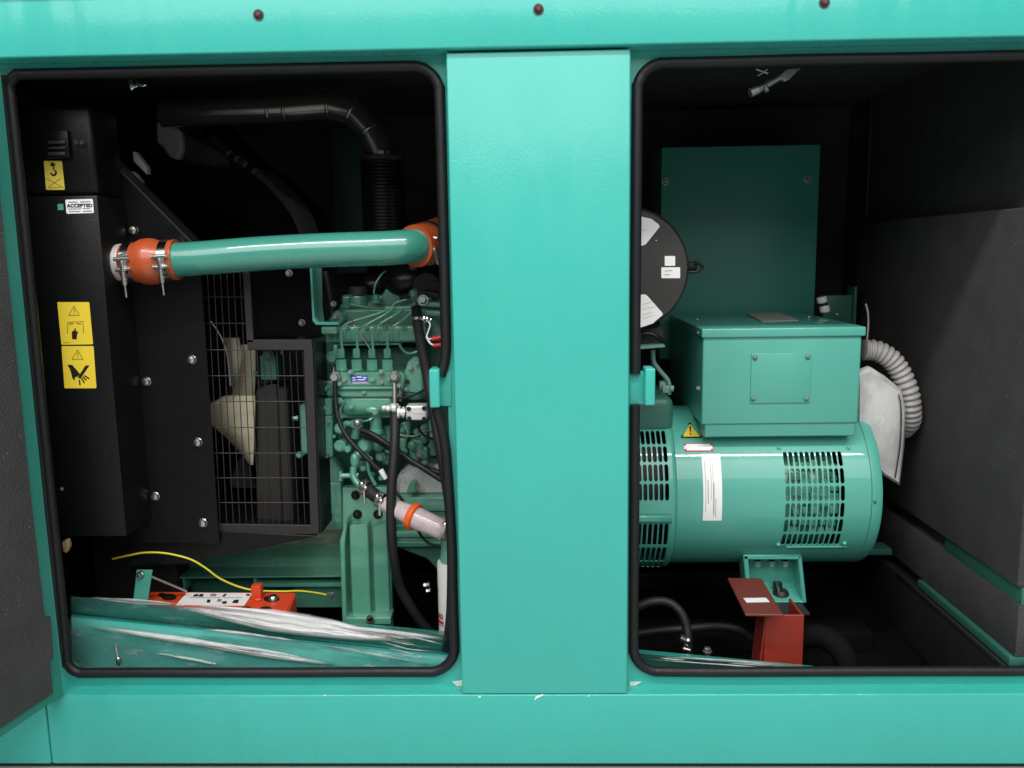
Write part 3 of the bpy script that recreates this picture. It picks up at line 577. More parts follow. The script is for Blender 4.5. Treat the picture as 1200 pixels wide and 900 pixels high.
# timing case plates on the left
bm = BM(); ppoly(bm, [(373.5, 489), (389, 487.5), (389.5, 536.5), (376, 537)], .32, .06, .003); obj('timing_case', bm, M_green, eng)
bm = BM(); ppoly(bm, [(380, 467), (389, 467), (389, 487), (377, 488.5)], .325, .05, .003); ppoly(bm, [(372.2, 490), (375, 490), (377.5, 537), (374.8, 537)], .314, .06, .001); ppoly(bm, [(381, 488), (383, 488), (384, 537), (382, 537)], .3165, .01, .0008); obj('timing_cover', bm, M_green, eng)
bm = BM(); ppoly(bm, [(351, 474), (358.5, 473), (361, 530), (352.5, 537)], .36, .05, .002); bolt(bm, P(349, 490, .35), (-1, -.3, 0), .005, .012); bolt(bm, P(351, 533, .35), (0, -1, 0), .006, .006); obj('front_plate', bm, M_green, eng)
bm = BM(); pbox(bm, 390, 396, 404, 440, .35, .05, .004); bolt(bm, P(390, 419, .34), (0, -1, 0), .011, .014); bolt(bm, P(384, 455, .34), (-.3, -1, 0), .006, .012); bolt(bm, P(387, 460, .34), (0, -1, 0), .007, .008); pbox(bm, 378, 394, 446, 466, .35, .05, .006); obj('gear_housing', bm, M_green2, eng)
bm = BM()
for x, y, r, l in ((398, 502.5, .0125, .03), (398, 523, .0135, .03), (407, 527, .0075, .02), (391, 512, .004, .01)):
    p = P(x, y, .315); cyl(bm, p+V((0, .06, 0)), p, r, n=24, bev=.002)
    if r > .01: cyl(bm, p, p+V((0, -.006, 0)), r*.6, n=6)
obj('idler_boss', bm, M_green, eng)
# lift pump group
bm = BM()
cyl(bm, P(440, 484, .33), P(441, 505, .33), .0135, n=24, bev=.002); cyl(bm, P(441, 503, .33), P(441, 508, .33), .016, n=24, bev=.001); ball(bm, P(443, 516, .34), .02, .9, .9, 1.3)
cyl(bm, P(418, 492, .31), P(419, 500, .31), .0135, n=6); cyl(bm, P(419, 498, .31), P(416, 512, .32), .009); cyl(bm, P(405, 496, .32), P(420, 498, .31), .0065)
lathe(bm, P(430, 520, .345), (0, -1, 0), [(0, .018), (.02, .018), (.03, .014), (.036, .008)], 24)
obj('lift_pump', bm, M_green, eng)
bm = BM(); ball(bm, P(416, 540, .31), .0125, .85, .8, 1.45); ball(bm, P(420, 533, .33), .011); ptube(bm, [(414.5, 547, .31), (414, 557, .305), (418, 565, .30), (423, 569, .295)], 4.2); cyl(bm, P(400, 557.5, .31), P(420, 557, .31), .0058); cyl(bm, P(399, 552, .31), P(399, 563, .31), .004); ptube(bm, [(428, 515, .33), (431, 535, .33), (432, 552, .335), (440, 568, .34)], 2.2); obj('drain_elbow', bm, M_green, eng)
bm = BM(); ball(bm, P(419, 495.5, .295), .009); bolt(bm, P(418.5, 498, .30), (0, -1, 0), .007, .008); obj('pump_plug', bm, M_zincd, eng)
bm = BM()
pbox(bm, 468, 481, 494, 514, .36, .05, .008); ball(bm, P(483, 522.5, .32), .0105, 1, .8, 1.1); cyl(bm, P(485, 528, .34), P(486, 540, .34), .010, bev=.002); pbox(bm, 492, 500, 500, 520, .34, .05, .005); pbox(bm, 502, 512, 492, 535, .36, .05, .006); pbox(bm, 478, 500, 515, 540, .37, .05, .01)
bolt(bm, P(505, 522, .34), (0, -1, 0), .005, .008); cyl(bm, P(455, 498, .36), P(456, 530, .36), .014, bev=.002); pbox(bm, 446, 462, 528, 546, .37, .04, .008)
obj('crankcase_boss', bm, M_green2, eng)
for x, y in ((404, 514), (436, 556), (447, 560), (451, 512), (466, 530), (472, 504), (498, 541), (488, 506)):
    bm = BM(); bolt(bm, P(x, y, .355), (0, -1, .1), .0052, .01); obj('crankcase_bolt', bm, M_green, eng)
# fuel solenoid
bm = BM(); a = P(447, 479, .245)
cyl(bm, P(448, 478, .25), P(456, 478, .25), .0055, n=14, bev=.001); ball(bm, P(455, 478.5, .248), .008, 1, 1, .9); cyl(bm, P(459, 478, .245), P(465, 478, .245), .0095, n=20, bev=.002); cyl(bm, P(466.5, 483, .245), P(469, 483.2, .245), .0135, n=28); cyl(bm, P(469, 483, .245), P(475, 483.4, .245), .009, n=24); cyl(bm, P(472, 483.2, .245), P(474, 483.2, .245), .012, n=28)
sol = obj('fuel_solenoid', bm, M_alu, eng)
bm = BM(); pbox(bm, 475.5, 500, 475.3, 492.8, .235, .035, .004, 3); pbox(bm, 484, 500, 483, 484.2, .2335, .01, 0); obj('solenoid_body', bm, M_alu, sol)
for x, y in ((479, 479), (479.5, 490.5), (497, 478.5), (497, 491)):
    bm = BM(); bolt(bm, P(x, y, .234), (0, -1, 0), .0036, .004, True); obj('solenoid_screw', bm, M_ink, sol)
bm = BM(); cyl(bm, P(462.3, 473.5, .27), P(462.3, 481.5, .27), .0095, n=22, bev=.001); obj('hose_ferrule', bm, M_whitep, sol)
for x0, x1, y, Yq in ((398, 470, 452, YP-.0055), (396, 472, 457.2, YP-.0035), (398, 470, 466, YP-.001)):
    bm = BM(); ppoly(bm, stroke((x0, y), (x1, y), .7), Yq, .001); obj('gasket_line', bm, M_vdg, pump)
for x, y, r_, m_ in ((404, 446, .0035, M_zincd), (437, 445, .005, M_green), (448, 448, .0038, M_zincd), (456, 445, .004, M_green), (427, 460, .004, M_green), (398, 470, .006, M_green), (466, 463, .005, M_zincd), (451, 478.5, .006, M_green)):
    bm = BM(); bolt(bm, P(x, y, YP-.001), (0, -1, .1), r_, .007, True, False); obj('pump_plug', bm, m_, pump)
for x in (383, 391, 399, 413, 423, 436, 446, 458, 466):
    bm = BM(); pbox(bm, x, x+1.6, 386, 401, .3625, .01, .0008); obj('manifold_rib', bm, M_green, eng)
for pp, r_, m_ in (([(474, 498, .33), (478, 508, .325), (474, 520, .33), (470, 534, .335)], 1.3, M_green), ([(488, 494, .30), (492, 505, .29), (500, 512, .29), (512, 515, .30)], 1.6, M_hose), ([(462, 503, .33), (470, 510, .32), (486, 511, .32), (498, 505, .33), (508, 506, .34)], 1.2, M_zincd), ([(404, 470, .30), (399, 480, .305), (400, 490, .31)], 1.4, M_green), ([(425, 494, .32), (433, 492, .31), (438, 489, .315)], 1.5, M_green), ([(380, 404, .37), (377, 420, .36), (379, 440, .36), (383, 450, .36)], 1.6, M_green), ([(396, 412, .36), (392, 425, .35), (391, 436, .34)], 1.2, M_zincd), ([(468, 404, .36), (474, 412, .34), (482, 414, .33), (498, 408, .33)], 1.4, M_green)):
    bm = BM(); ptube(bm, pp, r_, n=10); obj('small_pipe', bm, m_, eng)
for x, y, Yq, r_, m_ in ((481, 431, .315, .0045, M_zincd), (489, 426, .315, .004, M_green), (492, 456, .315, .0048, M_green), (476, 456, .315, .004, M_zincd), (462, 513, .34, .006, M_green), (473, 529, .33, .0065, M_green), (492, 532, .325, .006, M_zincd), (507, 500, .335, .006, M_green), (507, 512, .335, .005, M_zincd), (433, 538, .33, .0055, M_zincd), (446, 535, .35, .008, M_green), (425, 549, .33, .005, M_green), (379, 478, .315, .0035, M_zincd), (385, 531, .315, .0035, M_zincd), (379, 530, .315, .0035, M_zincd), (385, 494, .315, .0035, M_zincd)):
    bm = BM(); bolt(bm, P(x, y, Yq), (0, -1, .1), r_, r_*1.5, True); obj('hex_bolt', bm, m_, eng)
for a_, b_, c_, d_, Yq in ((466, 476, 514, 526, .35), (486, 500, 541, 547, .36), (450, 462, 516, 526, .36), (494, 501, 524, 538, .345), (404, 412, 476, 484, .32), (420, 432, 540, 552, .35)):
    bm = BM(); pbox(bm, a_, b_, c_, d_, Yq, .03, .004); obj('casting_pad', bm, M_green2, eng)
for y in (592, 607, 616, 626, 636):
    bm = BM(); ppoly(bm, stroke((462, y), (540, y+.3), 1.1), .354 if y > 620 else .359, .004, .0005); obj('beam_edge', bm, M_green, eng)
# bare casting and mount beam
bm = BM(); ppoly(bm, [(463, 583), (463, 563), (470, 551), (481, 545), (505, 543), (530, 560), (530, 583)], .385, .08, .012); obj('flywheel_housing', bm, M_cast, eng)
bm = BM(); ppoly(bm, [(508, 548), (512, 543.5), (530, 545), (530, 560)], .37, .03, .003); obj('housing_lug', bm, M_cast, eng)
bm = BM(); ppoly(bm, [(480, 566), (487, 566), (488, 578), (476, 578)], .35, .03, .003); obj('sump_lug', bm, M_green, eng)
bm = BM(); pbox(bm, 455, 640, 582, 600, .36, .1, .006); pbox(bm, 455, 640, 600, 622, .375, .09, .003); pbox(bm, 455, 640, 622, 630, .355, .1, .004); pbox(bm, 455, 640, 630, 641, .365, .1, .004); obj('mount_beam', bm, M_green, eng)
bm = BM(); ppoly(bm, [(465, 641), (560, 641), (560, 700), (520, 676), (500, 655), (480, 648)], .40, .05, .004); obj('sump', bm, M_green2, eng)
# front support bracket
YB = .335
bm = BM(); ppoly(bm, [(401, 571), (456, 571), (462, 800), (402, 800)], YB, .02, .002); sb = obj('support_bracket', bm, M_green, eng)
bm = BM(); ppoly(bm, [(398, 634), (405, 609), (407, 609), (404, 640), (408, 800), (403.5, 800)], YB-.045, .045, .002); ppoly(bm, [(409, 616), (431, 614), (437, 800), (416, 800)], YB-.03, .03, .002); ppoly(bm, [(436, 618), (453, 612), (460.5, 800), (442, 800)], YB-.014, .014, .002); obj('bracket_rib', bm, M_green, sb)
pb('bracket_foot', 405, 458, 724, 732, YB-.05, .05, M_green, .002, sb)
for x, y in ((417, 580), (419, 602.5), (443, 602.5)):
    bm = BM(); p = P(x, y, YB); cyl(bm, p, p+V((0, -.003, 0)), .0105, n=24); bolt(bm, p+V((0, -.003, 0)), (0, -1, 0), .0078, .009, False, True); obj('bracket_bolt', bm, M_black, sb)
pb('side_plate', 373, 401, 566, 622, .40, .03, M_green, .003)
bm = BM(); ppoly(bm, [(373, 540), (390, 538), (402, 552), (402, 568), (373, 568)], .42, .03, .004); obj('lower_case', bm, M_green2, eng)
bm = BM(); p = P(434, 727, YB-.055); bolt(bm, p, (0, -.6, .8), .0065, .016); obj('foot_bolt', bm, M_dgrey, sb)
bm = BM(); bolt(bm, P(503, 685, .33), (-1, -.4, 0), .006, .014); bolt(bm, P(504, 692, .32), (-1, -.4, 0), .005, .01); obj('sump_plug', bm, M_zinc, eng)
# ================================================================== skid frame under the engine
base = thing('base_frame', 'green welded skid frame below the engine', 'base frame', (P(300, 700, .45).x, .6, zfl))
bm = BM(); ppoly(bm, [(215, 668), (215, 655), (380, 600), (402, 600), (402, 668)], .43, .02, .002); obj('web_plate', bm, M_green, base)
bm = BM(); a = [P(204, 676.5, .37), P(402, 674.5, .37), P(402, 664, .43), P(225, 665, .43)]; prism(bm, a, V((0, 0, -.004)), .001); obj('flange', bm, M_green, base)
bm = BM(); pbox(bm, 206, 402, 674, 702, .43, .02, .002); obj('web_plate', bm, M_dgreen, base)
for a, b, c, d in ((297, 300.5, 675, 690), (214, 217, 677, 692)):
    bm = BM(); pbox(bm, a, b, c, d, .38, .05, .001); obj('stiffener', bm, M_green, base)
bm = BM(); pbox(bm, 298, 402, 684, 688, .375, .05, .001); obj('flange', bm, M_green, base)
bm = BM(); pbox(bm, 345, 402, 688, 712, .41, .03, .002); obj('web_plate', bm, M_green, base)
bm = BM(); zz = P(600, 715, .35).z
box(bm, P(150, 700, .5).x, P(1000, 700, .55).x, .42, .5, zfl, zfl+.05, .003); box(bm, P(150, 700, .5).x, P(1000, 700, .55).x, .80, .86, zfl, zfl+.05, .003); obj('long_rail', bm, M_black, base)
bm = BM(); pbox(bm, 1000, 1050, 644, 651, .62, .06, .003); obj('cross_member', bm, M_dgreen, base)
# ================================================================== charge air pipe
ch = thing('charge_air_pipe', 'teal charge air pipe between two orange silicone couplings', 'pipe', P(350, 300, .19))
bm = BM(); ptube(bm, [(196, 305.2, .18), (240, 302.4, .18), (300, 297.6, .18), (360, 294.2, .18), (410, 292.2, .18), (450, 291, .18), (478, 289, .19), (496, 287, .215), (507, 285.5, .25)], 19.8, n=40, smooth=8); obj('pipe_body', bm, M_ptube, ch)
ax0 = P(207, 304.5, .18); ax1 = P(140, 309, .18); dx = (ax1-ax0); Lx = dx.length
bm = BM(); k = pxm(1, .18)
lathe(bm, ax0, dx, [(-1*k, 20.0*k), (-1*k, 23.2*k), (0, 23.8*k), (3*k, 23.4*k), (15*k, 23*k), (19*k, 24*k), (25*k, 26.6*k), (31*k, 27.2*k), (38*k, 26.8*k), (44*k, 24.4*k), (48*k, 23*k), (59*k, 22.8*k), (61*k, 22.4*k), (61*k, 20*k)], 44); hc = obj('hose_coupling', bm, M_orange, ch)
def clamp(o, ax, r, wd, par, drop=True, tdir=None):
    ax = V(ax).normalized()
    bm = BM(); lathe(bm, V(o)-ax*wd/2, ax, [(0, r), (0, r+.0012), (wd, r+.0012), (wd, r)], 40, cap=False); cl = obj('hose_clamp', bm, M_chrome, par)
    bm = BM(); f = V((0, -1, 0)); p = V(o)+f*(r+.006); 
    cyl(bm, p+ax*wd*.9+V((0, 0, .008)), p-ax*wd*.9+V((0, 0, .008)), .0038, n=14, bev=.0006); cyl(bm, p+ax*wd*.9+V((0, .004, -.012)), p-ax*wd*.9+V((0, .004, -.012)), .0038, n=14, bev=.0006)
    box(bm, p.x-.0035, p.x+.0035, p.y-.002, p.y+.006, p.z-.012, p.z+.008, .001)
    q = p+V((.001, .0, -.004)); e = p+V((.003, .003, -.066)); cyl(bm, q, e, .0026, n=12); cyl(bm, q+(e-q)*.42, q+(e-q)*.62, .0055, n=6, bev=.0008); cyl(bm, q+(e-q)*.22, q+(e-q)*.42, .0045, n=14)
    obj('clamp_bolt', bm, M_zinc, cl); return cl
clamp(ax0+dx.normalized()*9*k, dx, 23.4*k, .0165, hc); clamp(ax0+dx.normalized()*53*k, dx, 22.9*k, .0165, hc)
# right coupling turns back towards the turbocharger
bm = BM(); pp = smooth_path([P(486, 288.5, .197), P(496, 286.5, .225), P(505, 284, .26), P(515, 279, .30), P(528, 274, .34)], 10)
tube(bm, pp, lambda t: pxm(24.4, .2)+(.002*math.sin(t*3.1)), 36, 0); h2 = obj('hose_coupling', bm, M_orange, ch)
i0 = len(pp)//3
ax = (pp[i0+1]-pp[i0]).normalized()
bm = BM(); lathe(bm, pp[i0]-ax*.002, ax, [(0, .0425), (0, .0442), (.02, .0445), (.02, .0425)], 40, cap=False); cl = obj('hose_clamp', bm, M_dgrey, h2)
bm = BM()
for x, y, r in ((506, 279, .004), (508, 290, .004), (511, 279, .003)): ball(bm, P(x, y, .19), r)
cyl(bm, P(505, 278, .19), P(512, 279, .19), .003, n=10); cyl(bm, P(509, 288, .185), P(513.5, 310, .19), .0026, n=10); cyl(bm, P(511, 295, .186), P(513, 304, .188), .0055, n=6); cyl(bm, P(507, 284, .19), P(509.5, 293, .185), .004, n=10); obj('clamp_bolt', bm, M_zinc, cl)
# ================================================================== exhaust
ex = thing('exhaust_pipe', 'dark glossy segmented exhaust elbow above the engine', 'exhaust', P(450, 268, .52))
ec = [(190, 134), (316, 128), (335, 127), (386, 123), (414, 131), (434, 153), (447, 181)]
bm = BM(); ex_pts = [P(x, y, .52) for x, y in ec]
full = [ex_pts[0]]
for a, b in zip(ex_pts, ex_pts[1:]):
    for t in (.06, .5, .94): full.append(a.lerp(b, t))
full.append(ex_pts[-1]); tube(bm, full, lambda t: pxm(14.4, .52)+t*pxm(2.2, .52), 36, 0); obj('elbow_duct', bm, M_pipe, ex, 50)
for i in range(1, 6):
    t_ = (ex_pts[i+1]-ex_pts[i-1]).normalized(); rr = pxm(14.6+i*.34, .52)
    bm = BM(); lathe(bm, ex_pts[i]-t_*.004, t_, [(0, rr), (.001, rr+.003), (.004, rr+.004), (.007, rr+.003), (.008, rr)], 28, cap=False); obj('seam_bead', bm, M_pipe, ex)
q = P(447.5, 177, .52)
bm = BM(); lathe(bm, q, (0, 0, -1), [(0, .030), (.002, .034), (.010, .034), (.012, .036), (.013, .052), (.022, .053), (.024, .049)], 40); obj('flange', bm, M_pipe, ex)
bm = BM(); prof = []
for i in range(0, 61): prof.append((.024+.0026*i, .050+.0011*math.sin(i*math.pi*.66)))
lathe(bm, q, (0, 0, -1), prof, 40); obj('flexible_section', bm, M_black, ex)
bm = BM(); lathe(bm, q+V((0, 0, -.182)), (0, 0, -1), [(0, .047), (.002, .054), (.010, .054), (.012, .03)], 40); lathe(bm, q+V((-.0, -.02, -.19)), (0, 0, -1), [(0, .012), (.03, .012)], 16); obj('flange', bm, M_dgrey, ex)
# ================================================================== hoses, wires and filters in the engine bay
def hose(name, label, cat, pp, rpx, m=None, group=None, Y=None, n=16, **k):
    bm = BM(); ptube(bm, pp, rpx, Y, n=n, **k); o = obj(name, bm, m or M_hose); return tag(o, label, cat, group)
hz = hose('breather_hose', 'thick black rubber hose running down from a steel clamp beside the centre post', 'hose', [(488, 362, .31), (489.5, 380, .27), (493, 400, .22), (498, 425, .17), (504, 455, .12), (511, 495, .09), (520, 545, .07), (527, 590, .07), (530, 640, .07), (530, 690, .07), (528, 730, .09), (522, 770, .14)], 6.6)
bm = BM(); p = P(489.3, 375, .28); cyl(bm, p+V((0, 0, .0075)), p-V((0, 0, .0075)), .0132, n=28); cyl(bm, p+V((.012, -.006, 0)), p+V((.024, -.006, 0)), .0055, n=6); obj('hose_clamp', bm, M_zinc, hz)
hose('fuel_hose', 'thick black rubber hose hanging straight down in front of the pink filter', 'hose', [(462.4, 479, .26), (463, 500, .235), (462, 530, .215), (459, 570, .20), (458.4, 610, .20), (461, 650, .215), (468, 685, .24), (482, 712, .25), (496, 732, .26), (515, 752, .27)], 5.9)
ht = hose('drain_tube', 'thin black tube ending in a white tip beside the injection pump', 'tube', [(392.5, 447, .285), (393.5, 470, .28), (397, 492, .27), (407, 512, .26), (424, 531, .25), (447, 553, .245)], 2.9, M_rubber)
bm = BM(); a, b = P(446, 550.5, .245), P(452.5, 561.5, .242); cyl(bm, a, b, .0062, .005, 18, .001); obj('tip', bm, M_whitep, ht)
hose('fuel_line', 'black fuel line slanting from the lift pump towards the post', 'tube', [(424, 504, .30), (436, 509, .29), (450, 518, .28), (468, 530, .26), (482, 540, .25), (500, 551, .24), (520, 564, .22)], 3.6, M_rubber)
hose('fuel_line', 'second black fuel line lying under the slanting line from the lift pump', 'tube', [(426, 510, .315), (440, 515, .31), (455, 524, .30), (475, 537, .28), (492, 546, .27), (520, 556, .25)], 3.4, M_rubber)
hose('cable', 'thin black cable looping below the pink filter', 'cable', [(462, 575, .25), (470, 584, .24), (480, 600, .25), (488, 618, .24), (497, 632, .22), (508, 639, .21), (528, 641, .2)], 1.7, M_rubber)
wire = hose('sensor_wire', 'white wire with two red sleeves beside the rubber seal', 'wire', [(499, 374, .2), (504, 380, .19), (502, 388, .18), (500, 395, .175), (503, 397, .17), (508, 397, .17)], .9, M_whitep)
bm = BM(); ptube(bm, [(500, 395, .175), (504, 402, .17), (509, 405, .17)], 1.3, n=10); obj('wire_branch', bm, M_whitep, wire)
for a, b in (((506, 397.5), (518, 395)), ((508, 405), (518, 404))):
    bm = BM(); cyl(bm, P(*a, .168), P(*b, .165), .0042, n=14, bev=.001); obj('sleeve', bm, M_redw, wire)
bm = BM(); ball(bm, P(501, 374, .2), .0075); cyl(bm, P(496, 373, .2), P(505, 375, .2), .0045, n=6); obj('terminal', bm, M_zinc, wire)
# pink inline filter
ff = thing('fuel_filter', 'pink translucent inline fuel filter with an orange collar', 'fuel filter', P(485, 625, .2))
a, b = P(449, 589, .225), P(519, 621, .17); ax = (b-a).normalized(); Lf = (b-a).length; k = pxm(1, .2)
bm = BM(); lathe(bm, a, ax, [(0, 7*k), (.004, 9.5*k), (.30*Lf, 11.5*k), (.47*Lf, 12.2*k)], 36); obj('filter_head', bm, M_pink, ff)
bm = BM(); lathe(bm, a+ax*.47*Lf, ax, [(0, 11*k), (0, 16*k), (.004, 17*k), (7*k, 17*k), (8.5*k, 15*k), (8.5*k, 11*k)], 18); obj('collar', bm, M_orange2, ff)
bm = BM(); lathe(bm, a+ax*(.47*Lf+8*k), ax, [(0, 13.6*k), (.80*(.5*Lf), 12.6*k), (.92*.5*Lf, 11*k), (.5*Lf, 7*k)], 36); obj('bowl', bm, M_pink, ff)
bm = BM()
for t, r in ((.58, 11), (.66, 11), (.74, 10.6), (.82, 10.4)): lathe(bm, a+ax*t*Lf, ax, [(0, r*k), (.002, (r+2.5)*k), (.004, r*k)], 30)
obj('pleats', bm, M_whitep, ff)
bm = BM(); cyl(bm, P(427, 571, .26), P(450, 589, .225), 8.6*k, 8.2*k, 26, .001); obj('inlet_hose', bm, M_hose, ff)
for p_, q_, dr in ((P(444, 583.5, .226), P(448, 589, .224), (457-450)), (P(427, 570, .255), P(429, 573, .25), 0)):
    bm = BM(); c = (p_+q_)/2; lathe(bm, c-ax*.006, ax, [(0, 9.2*k), (0, 10*k), (.012, 10*k), (.012, 9.2*k)], 30, cap=False); ball(bm, c+V((-.004, -.013, .012)), .0065); ball(bm, c+V((.004, -.016, .004)), .006); cyl(bm, c+V((0, -.016, 0)), c+V((.0, -.014, -.028)), .0035, n=10); obj('hose_clamp', bm, M_zinc, ff)
bm = BM(); c = P(519, 621, .165); ball(bm, c, .008); ball(bm, P(522, 615.5, .162), .0085, 1, .8, 1); ball(bm, P(517.5, 622, .16), .0065); cyl(bm, P(517, 624, .165), P(516, 632, .165), .004, n=10); obj('outlet_clamp', bm, M_zinc, ff)
# oil filter
of = thing('oil_filter', 'white oil filter canister with red lettering beside the post', 'oil filter', P(531, 745, .2))
cO = P(531, 700, .2); rO = pxm(18.5, .2); zT, zB = P(531, 657, .2).z, P(531, 760, .2).z
bm = BM(); lathe(bm, V((cO.x, cO.y, zB)), (0, 0, 1), [(0, rO*.85), (.006, rO), (zT-zB-.004, rO), (zT-zB, rO*.96)], 44); obj('canister', bm, M_whitep, of)
bm = BM(); lathe(bm, V((cO.x, cO.y, zT)), (0, 0, 1), [(0, rO*.8), (.012, rO*.8), (.03, rO*.72), (.05, rO*.72)], 36); obj('filter_mount', bm, M_green, of)
def oilp(ang, z, o=.0006): return V((cO.x+(rO+o)*math.sin(ang), cO.y-(rO+o)*math.cos(ang), z))
def curved(name, a0, a1, za, zb, m, parent):
    bm = BM(); n = 8; g = [[bm.verts.new(oilp(a0+(a1-a0)*i/n, z)) for i in range(n+1)] for z in (za, zb)]
    for i in range(n): bm.faces.new((g[0][i], g[0][i+1], g[1][i+1], g[1][i]))
    return obj(name, bm, m, parent)
k2 = pxm(1, .18)
zq = P(520, 729, .18).z
curved('red_bar', -1.25, -.62, zq-.004, zq+.003, M_inkr, of); curved('red_bar', -1.35, -1.15, zq+.062, zq+.072, M_inkr, of); curved('red_line', -1.25, -.62, zq-.0085, zq-.0065, M_inkr, of)
ang = -.86
text('red_lettering', '62', oilp(ang, zq+.013, .001), .0155, M_inkr, of, right=V((math.cos(ang), math.sin(ang), 0)))
# battery with the red case
zb_ = -.7275+Z0
def onz(px, py, z): d = ray(px, py); return CAM + d*((z-CAM.z)/d.z)
bat = thing('battery', 'red topped battery with a white instruction label behind the wrapped panel', 'battery', onz(260, 706, zb_)-V((0, 0, .2)))
b0, b1 = onz(176, 693, zb_), onz(347, 694, zb_); f1 = onz(336, 721, zb_); f0 = onz(160, 719, zb_)
bm = BM(); prism(bm, [b0, b1, f1, f0], V((0, 0, -.06)), .003, 2); obj('case_lid', bm, M_red, bat)
bm = BM(); e = V((.004, .004, -.061)); prism(bm, [b0+V((.004, -.004, -.061)), b1+V((-.004, -.004, -.061)), f1+V((-.004, .004, -.061)), f0+V((.004, .004, -.061))], V((0, 0, zfl-zb_+.063)), .002); obj('case', bm, M_blackm, bat)
def ztop(name, pp, m, par, dz=.0006):
    bm = BM(); prism(bm, [onz(x, y, zb_+dz) for x, y in pp], V((0, 0, -.0005))); return obj(name, bm, m, par)
il = ztop('instruction_label', [(219, 694.5), (296, 695), (286, 709.5), (206, 709)], M_white, bat)
for pp in ([(228, 696.5), (232, 696), (233, 698.5), (226, 699)], [(234, 696), (238.5, 696), (238, 699), (233, 699)], [(263, 696), (266, 696), (263, 699), (260, 699)], [(289, 695.8), (293, 696), (292, 698), (288.5, 698)], [(243, 702.5), (247, 702.5), (246, 706), (242, 706)], [(261, 704.5), (266, 704.5), (265, 707.5), (260, 707)], [(274, 703), (280, 702.5), (279, 706.5), (272, 706.5)]):
    ztop('pictogram', pp, M_ink, il, .0012)
for pp in ([(247, 695.8), (254, 695.8), (253, 698.5), (246, 698.5)], [(255, 701.8), (260, 701.8), (259, 705), (254, 705)], [(222, 700), (258, 699.8), (258, 700.3), (222, 700.5)], [(262, 700), (284, 700), (284, 700.6), (262, 700.5)]):
    ztop('pictogram', pp, M_inkg, il, .0012)
def zell(cx, cy, rx, ry): return [(cx+rx*math.cos(2*math.pi*i/20), cy-ry*math.sin(2*math.pi*i/20)) for i in range(20)]
for cx, cy, rx, ry in ((258, 712.6, 6.5, 2.2), (288, 713, 7, 2.6), (311.5, 713, 6.8, 2.6), (198, 699.5, 9, 4), (190, 697, 5, 2.5)):
    ztop('vent_plug', zell(cx, cy, rx, ry), M_ink, bat, .001)
ztop('terminal_recess', zell(318, 701.5, 9.5, 3.8), M_ink, bat, .001)
bm = BM(); cyl(bm, onz(320, 702, zb_), onz(320, 702, zb_)+V((0, 0, .008)), .0105, .009, 24, .001); obj('terminal', bm, M_zinc, bat)
bm = BM(); p = onz(301, 702, zb_); box(bm, p.x-.0105, p.x+.0105, p.y-.004, p.y+.016, zb_, zb_+.031, .002); ball(bm, onz(302, 704, zb_)+V((0, 0, .003)), .006, 1.5, 1, .6); obj('terminal_cover', bm, M_red, bat)
bc = thing('battery_bracket', 'teal strap with a bolt and thin rod standing at the battery corner', 'bracket', P(166, 706, .21))
bm = BM(); ppoly(bm, [(160, 668), (178.5, 668), (172, 712), (155, 712)], .21, .003, .001); obj('strap', bm, M_teal2, bc)
bm = BM(); bolt(bm, P(166, 672.5, .21), (-.3, -1, 0), .006, .012); obj('strap_bolt', bm, M_zinc, bc)
bm = BM(); cyl(bm, P(173, 674, .215), P(219, 693, .25), .0028, n=10); obj('rod', bm, M_zincd, bc)
bm = BM(); cyl(bm, P(161, 658, .3), P(169, 651, .31), .003, n=10); obj('screw', bm, M_zinc, bc)
yw = hose('earth_wire', 'yellow and green earth wire curving over the battery', 'wire', [(132, 655, .24), (150, 651, .225), (170, 647.6, .22), (195, 648.5, .22), (222, 655, .22), (240, 665, .23), (258, 678, .245), (280, 687.5, .27), (300, 692, .28), (330, 693, .29), (352, 692.6, .31), (372, 695, .33), (382, 697, .34)], 1.15, M_ywire)
bm = BM(); ppoly(bm, [(382, 695.5), (391, 693.5), (392, 697), (388, 704), (385, 703), (386, 699)], .34, .003, .0005); bolt(bm, P(389.5, 696, .34), (0, -1, 0), .004, .01); obj('cable_lug', bm, M_zincd, yw)
# ================================================================== wrapped panel lying behind the sill
def wl(px, YL_=.13, YR_=.06): return YL_+(YR_-YL_)*(px-85)/865
wp = thing('wrapped_panel', 'long teal steel panel wrapped in clear plastic film lying behind the sill', 'panel', P(500, 790, .1)-V((0, 0, .02)))
def sect(px):
    f = (px-85)/865; Y = wl(px); s = 1-.0*f
    yt = 699+81*f; yl_ = 723+88*f; yb = 800+90*f
    A = P(px, yt, Y+.05); B = P(px, yt+4.5, Y+.004); Cc = P(px, yl_-4, Y+.034); Dd = P(px, yl_, Y-.002); E = P(px, yl_+8, Y-.006); F = P(px, yb-14, Y-.006); G = P(px, yb-11, Y+.002); H = P(px, yb, Y+.002)
    return [A, B, Cc, Dd, E, F, G, H]
bm = BM(); secs = [sect(x) for x in (84, 86, 150, 250, 350, 450, 550, 650, 750, 850, 953)]
rows = []
for i, s_ in enumerate(secs):
    row = [bm.verts.new(p) for p in s_] + [bm.verts.new(s_[-1]+V((0, .055, 0))), bm.verts.new(V((s_[0].x, s_[0].y+.01, s_[-1].z)))]
    rows.append(row)
for a, b in zip(rows, rows[1:]):
    for k_ in range(len(a)): bm.faces.new((a[k_], a[(k_+1) % len(a)], b[(k_+1) % len(a)], b[k_]))
bm.faces.new(rows[0]); bm.faces.new(rows[-1][::-1]); bmesh.ops.recalc_face_normals(bm, faces=bm.faces)
obj('panel_sheet', bm, M_teal, wp, 25)
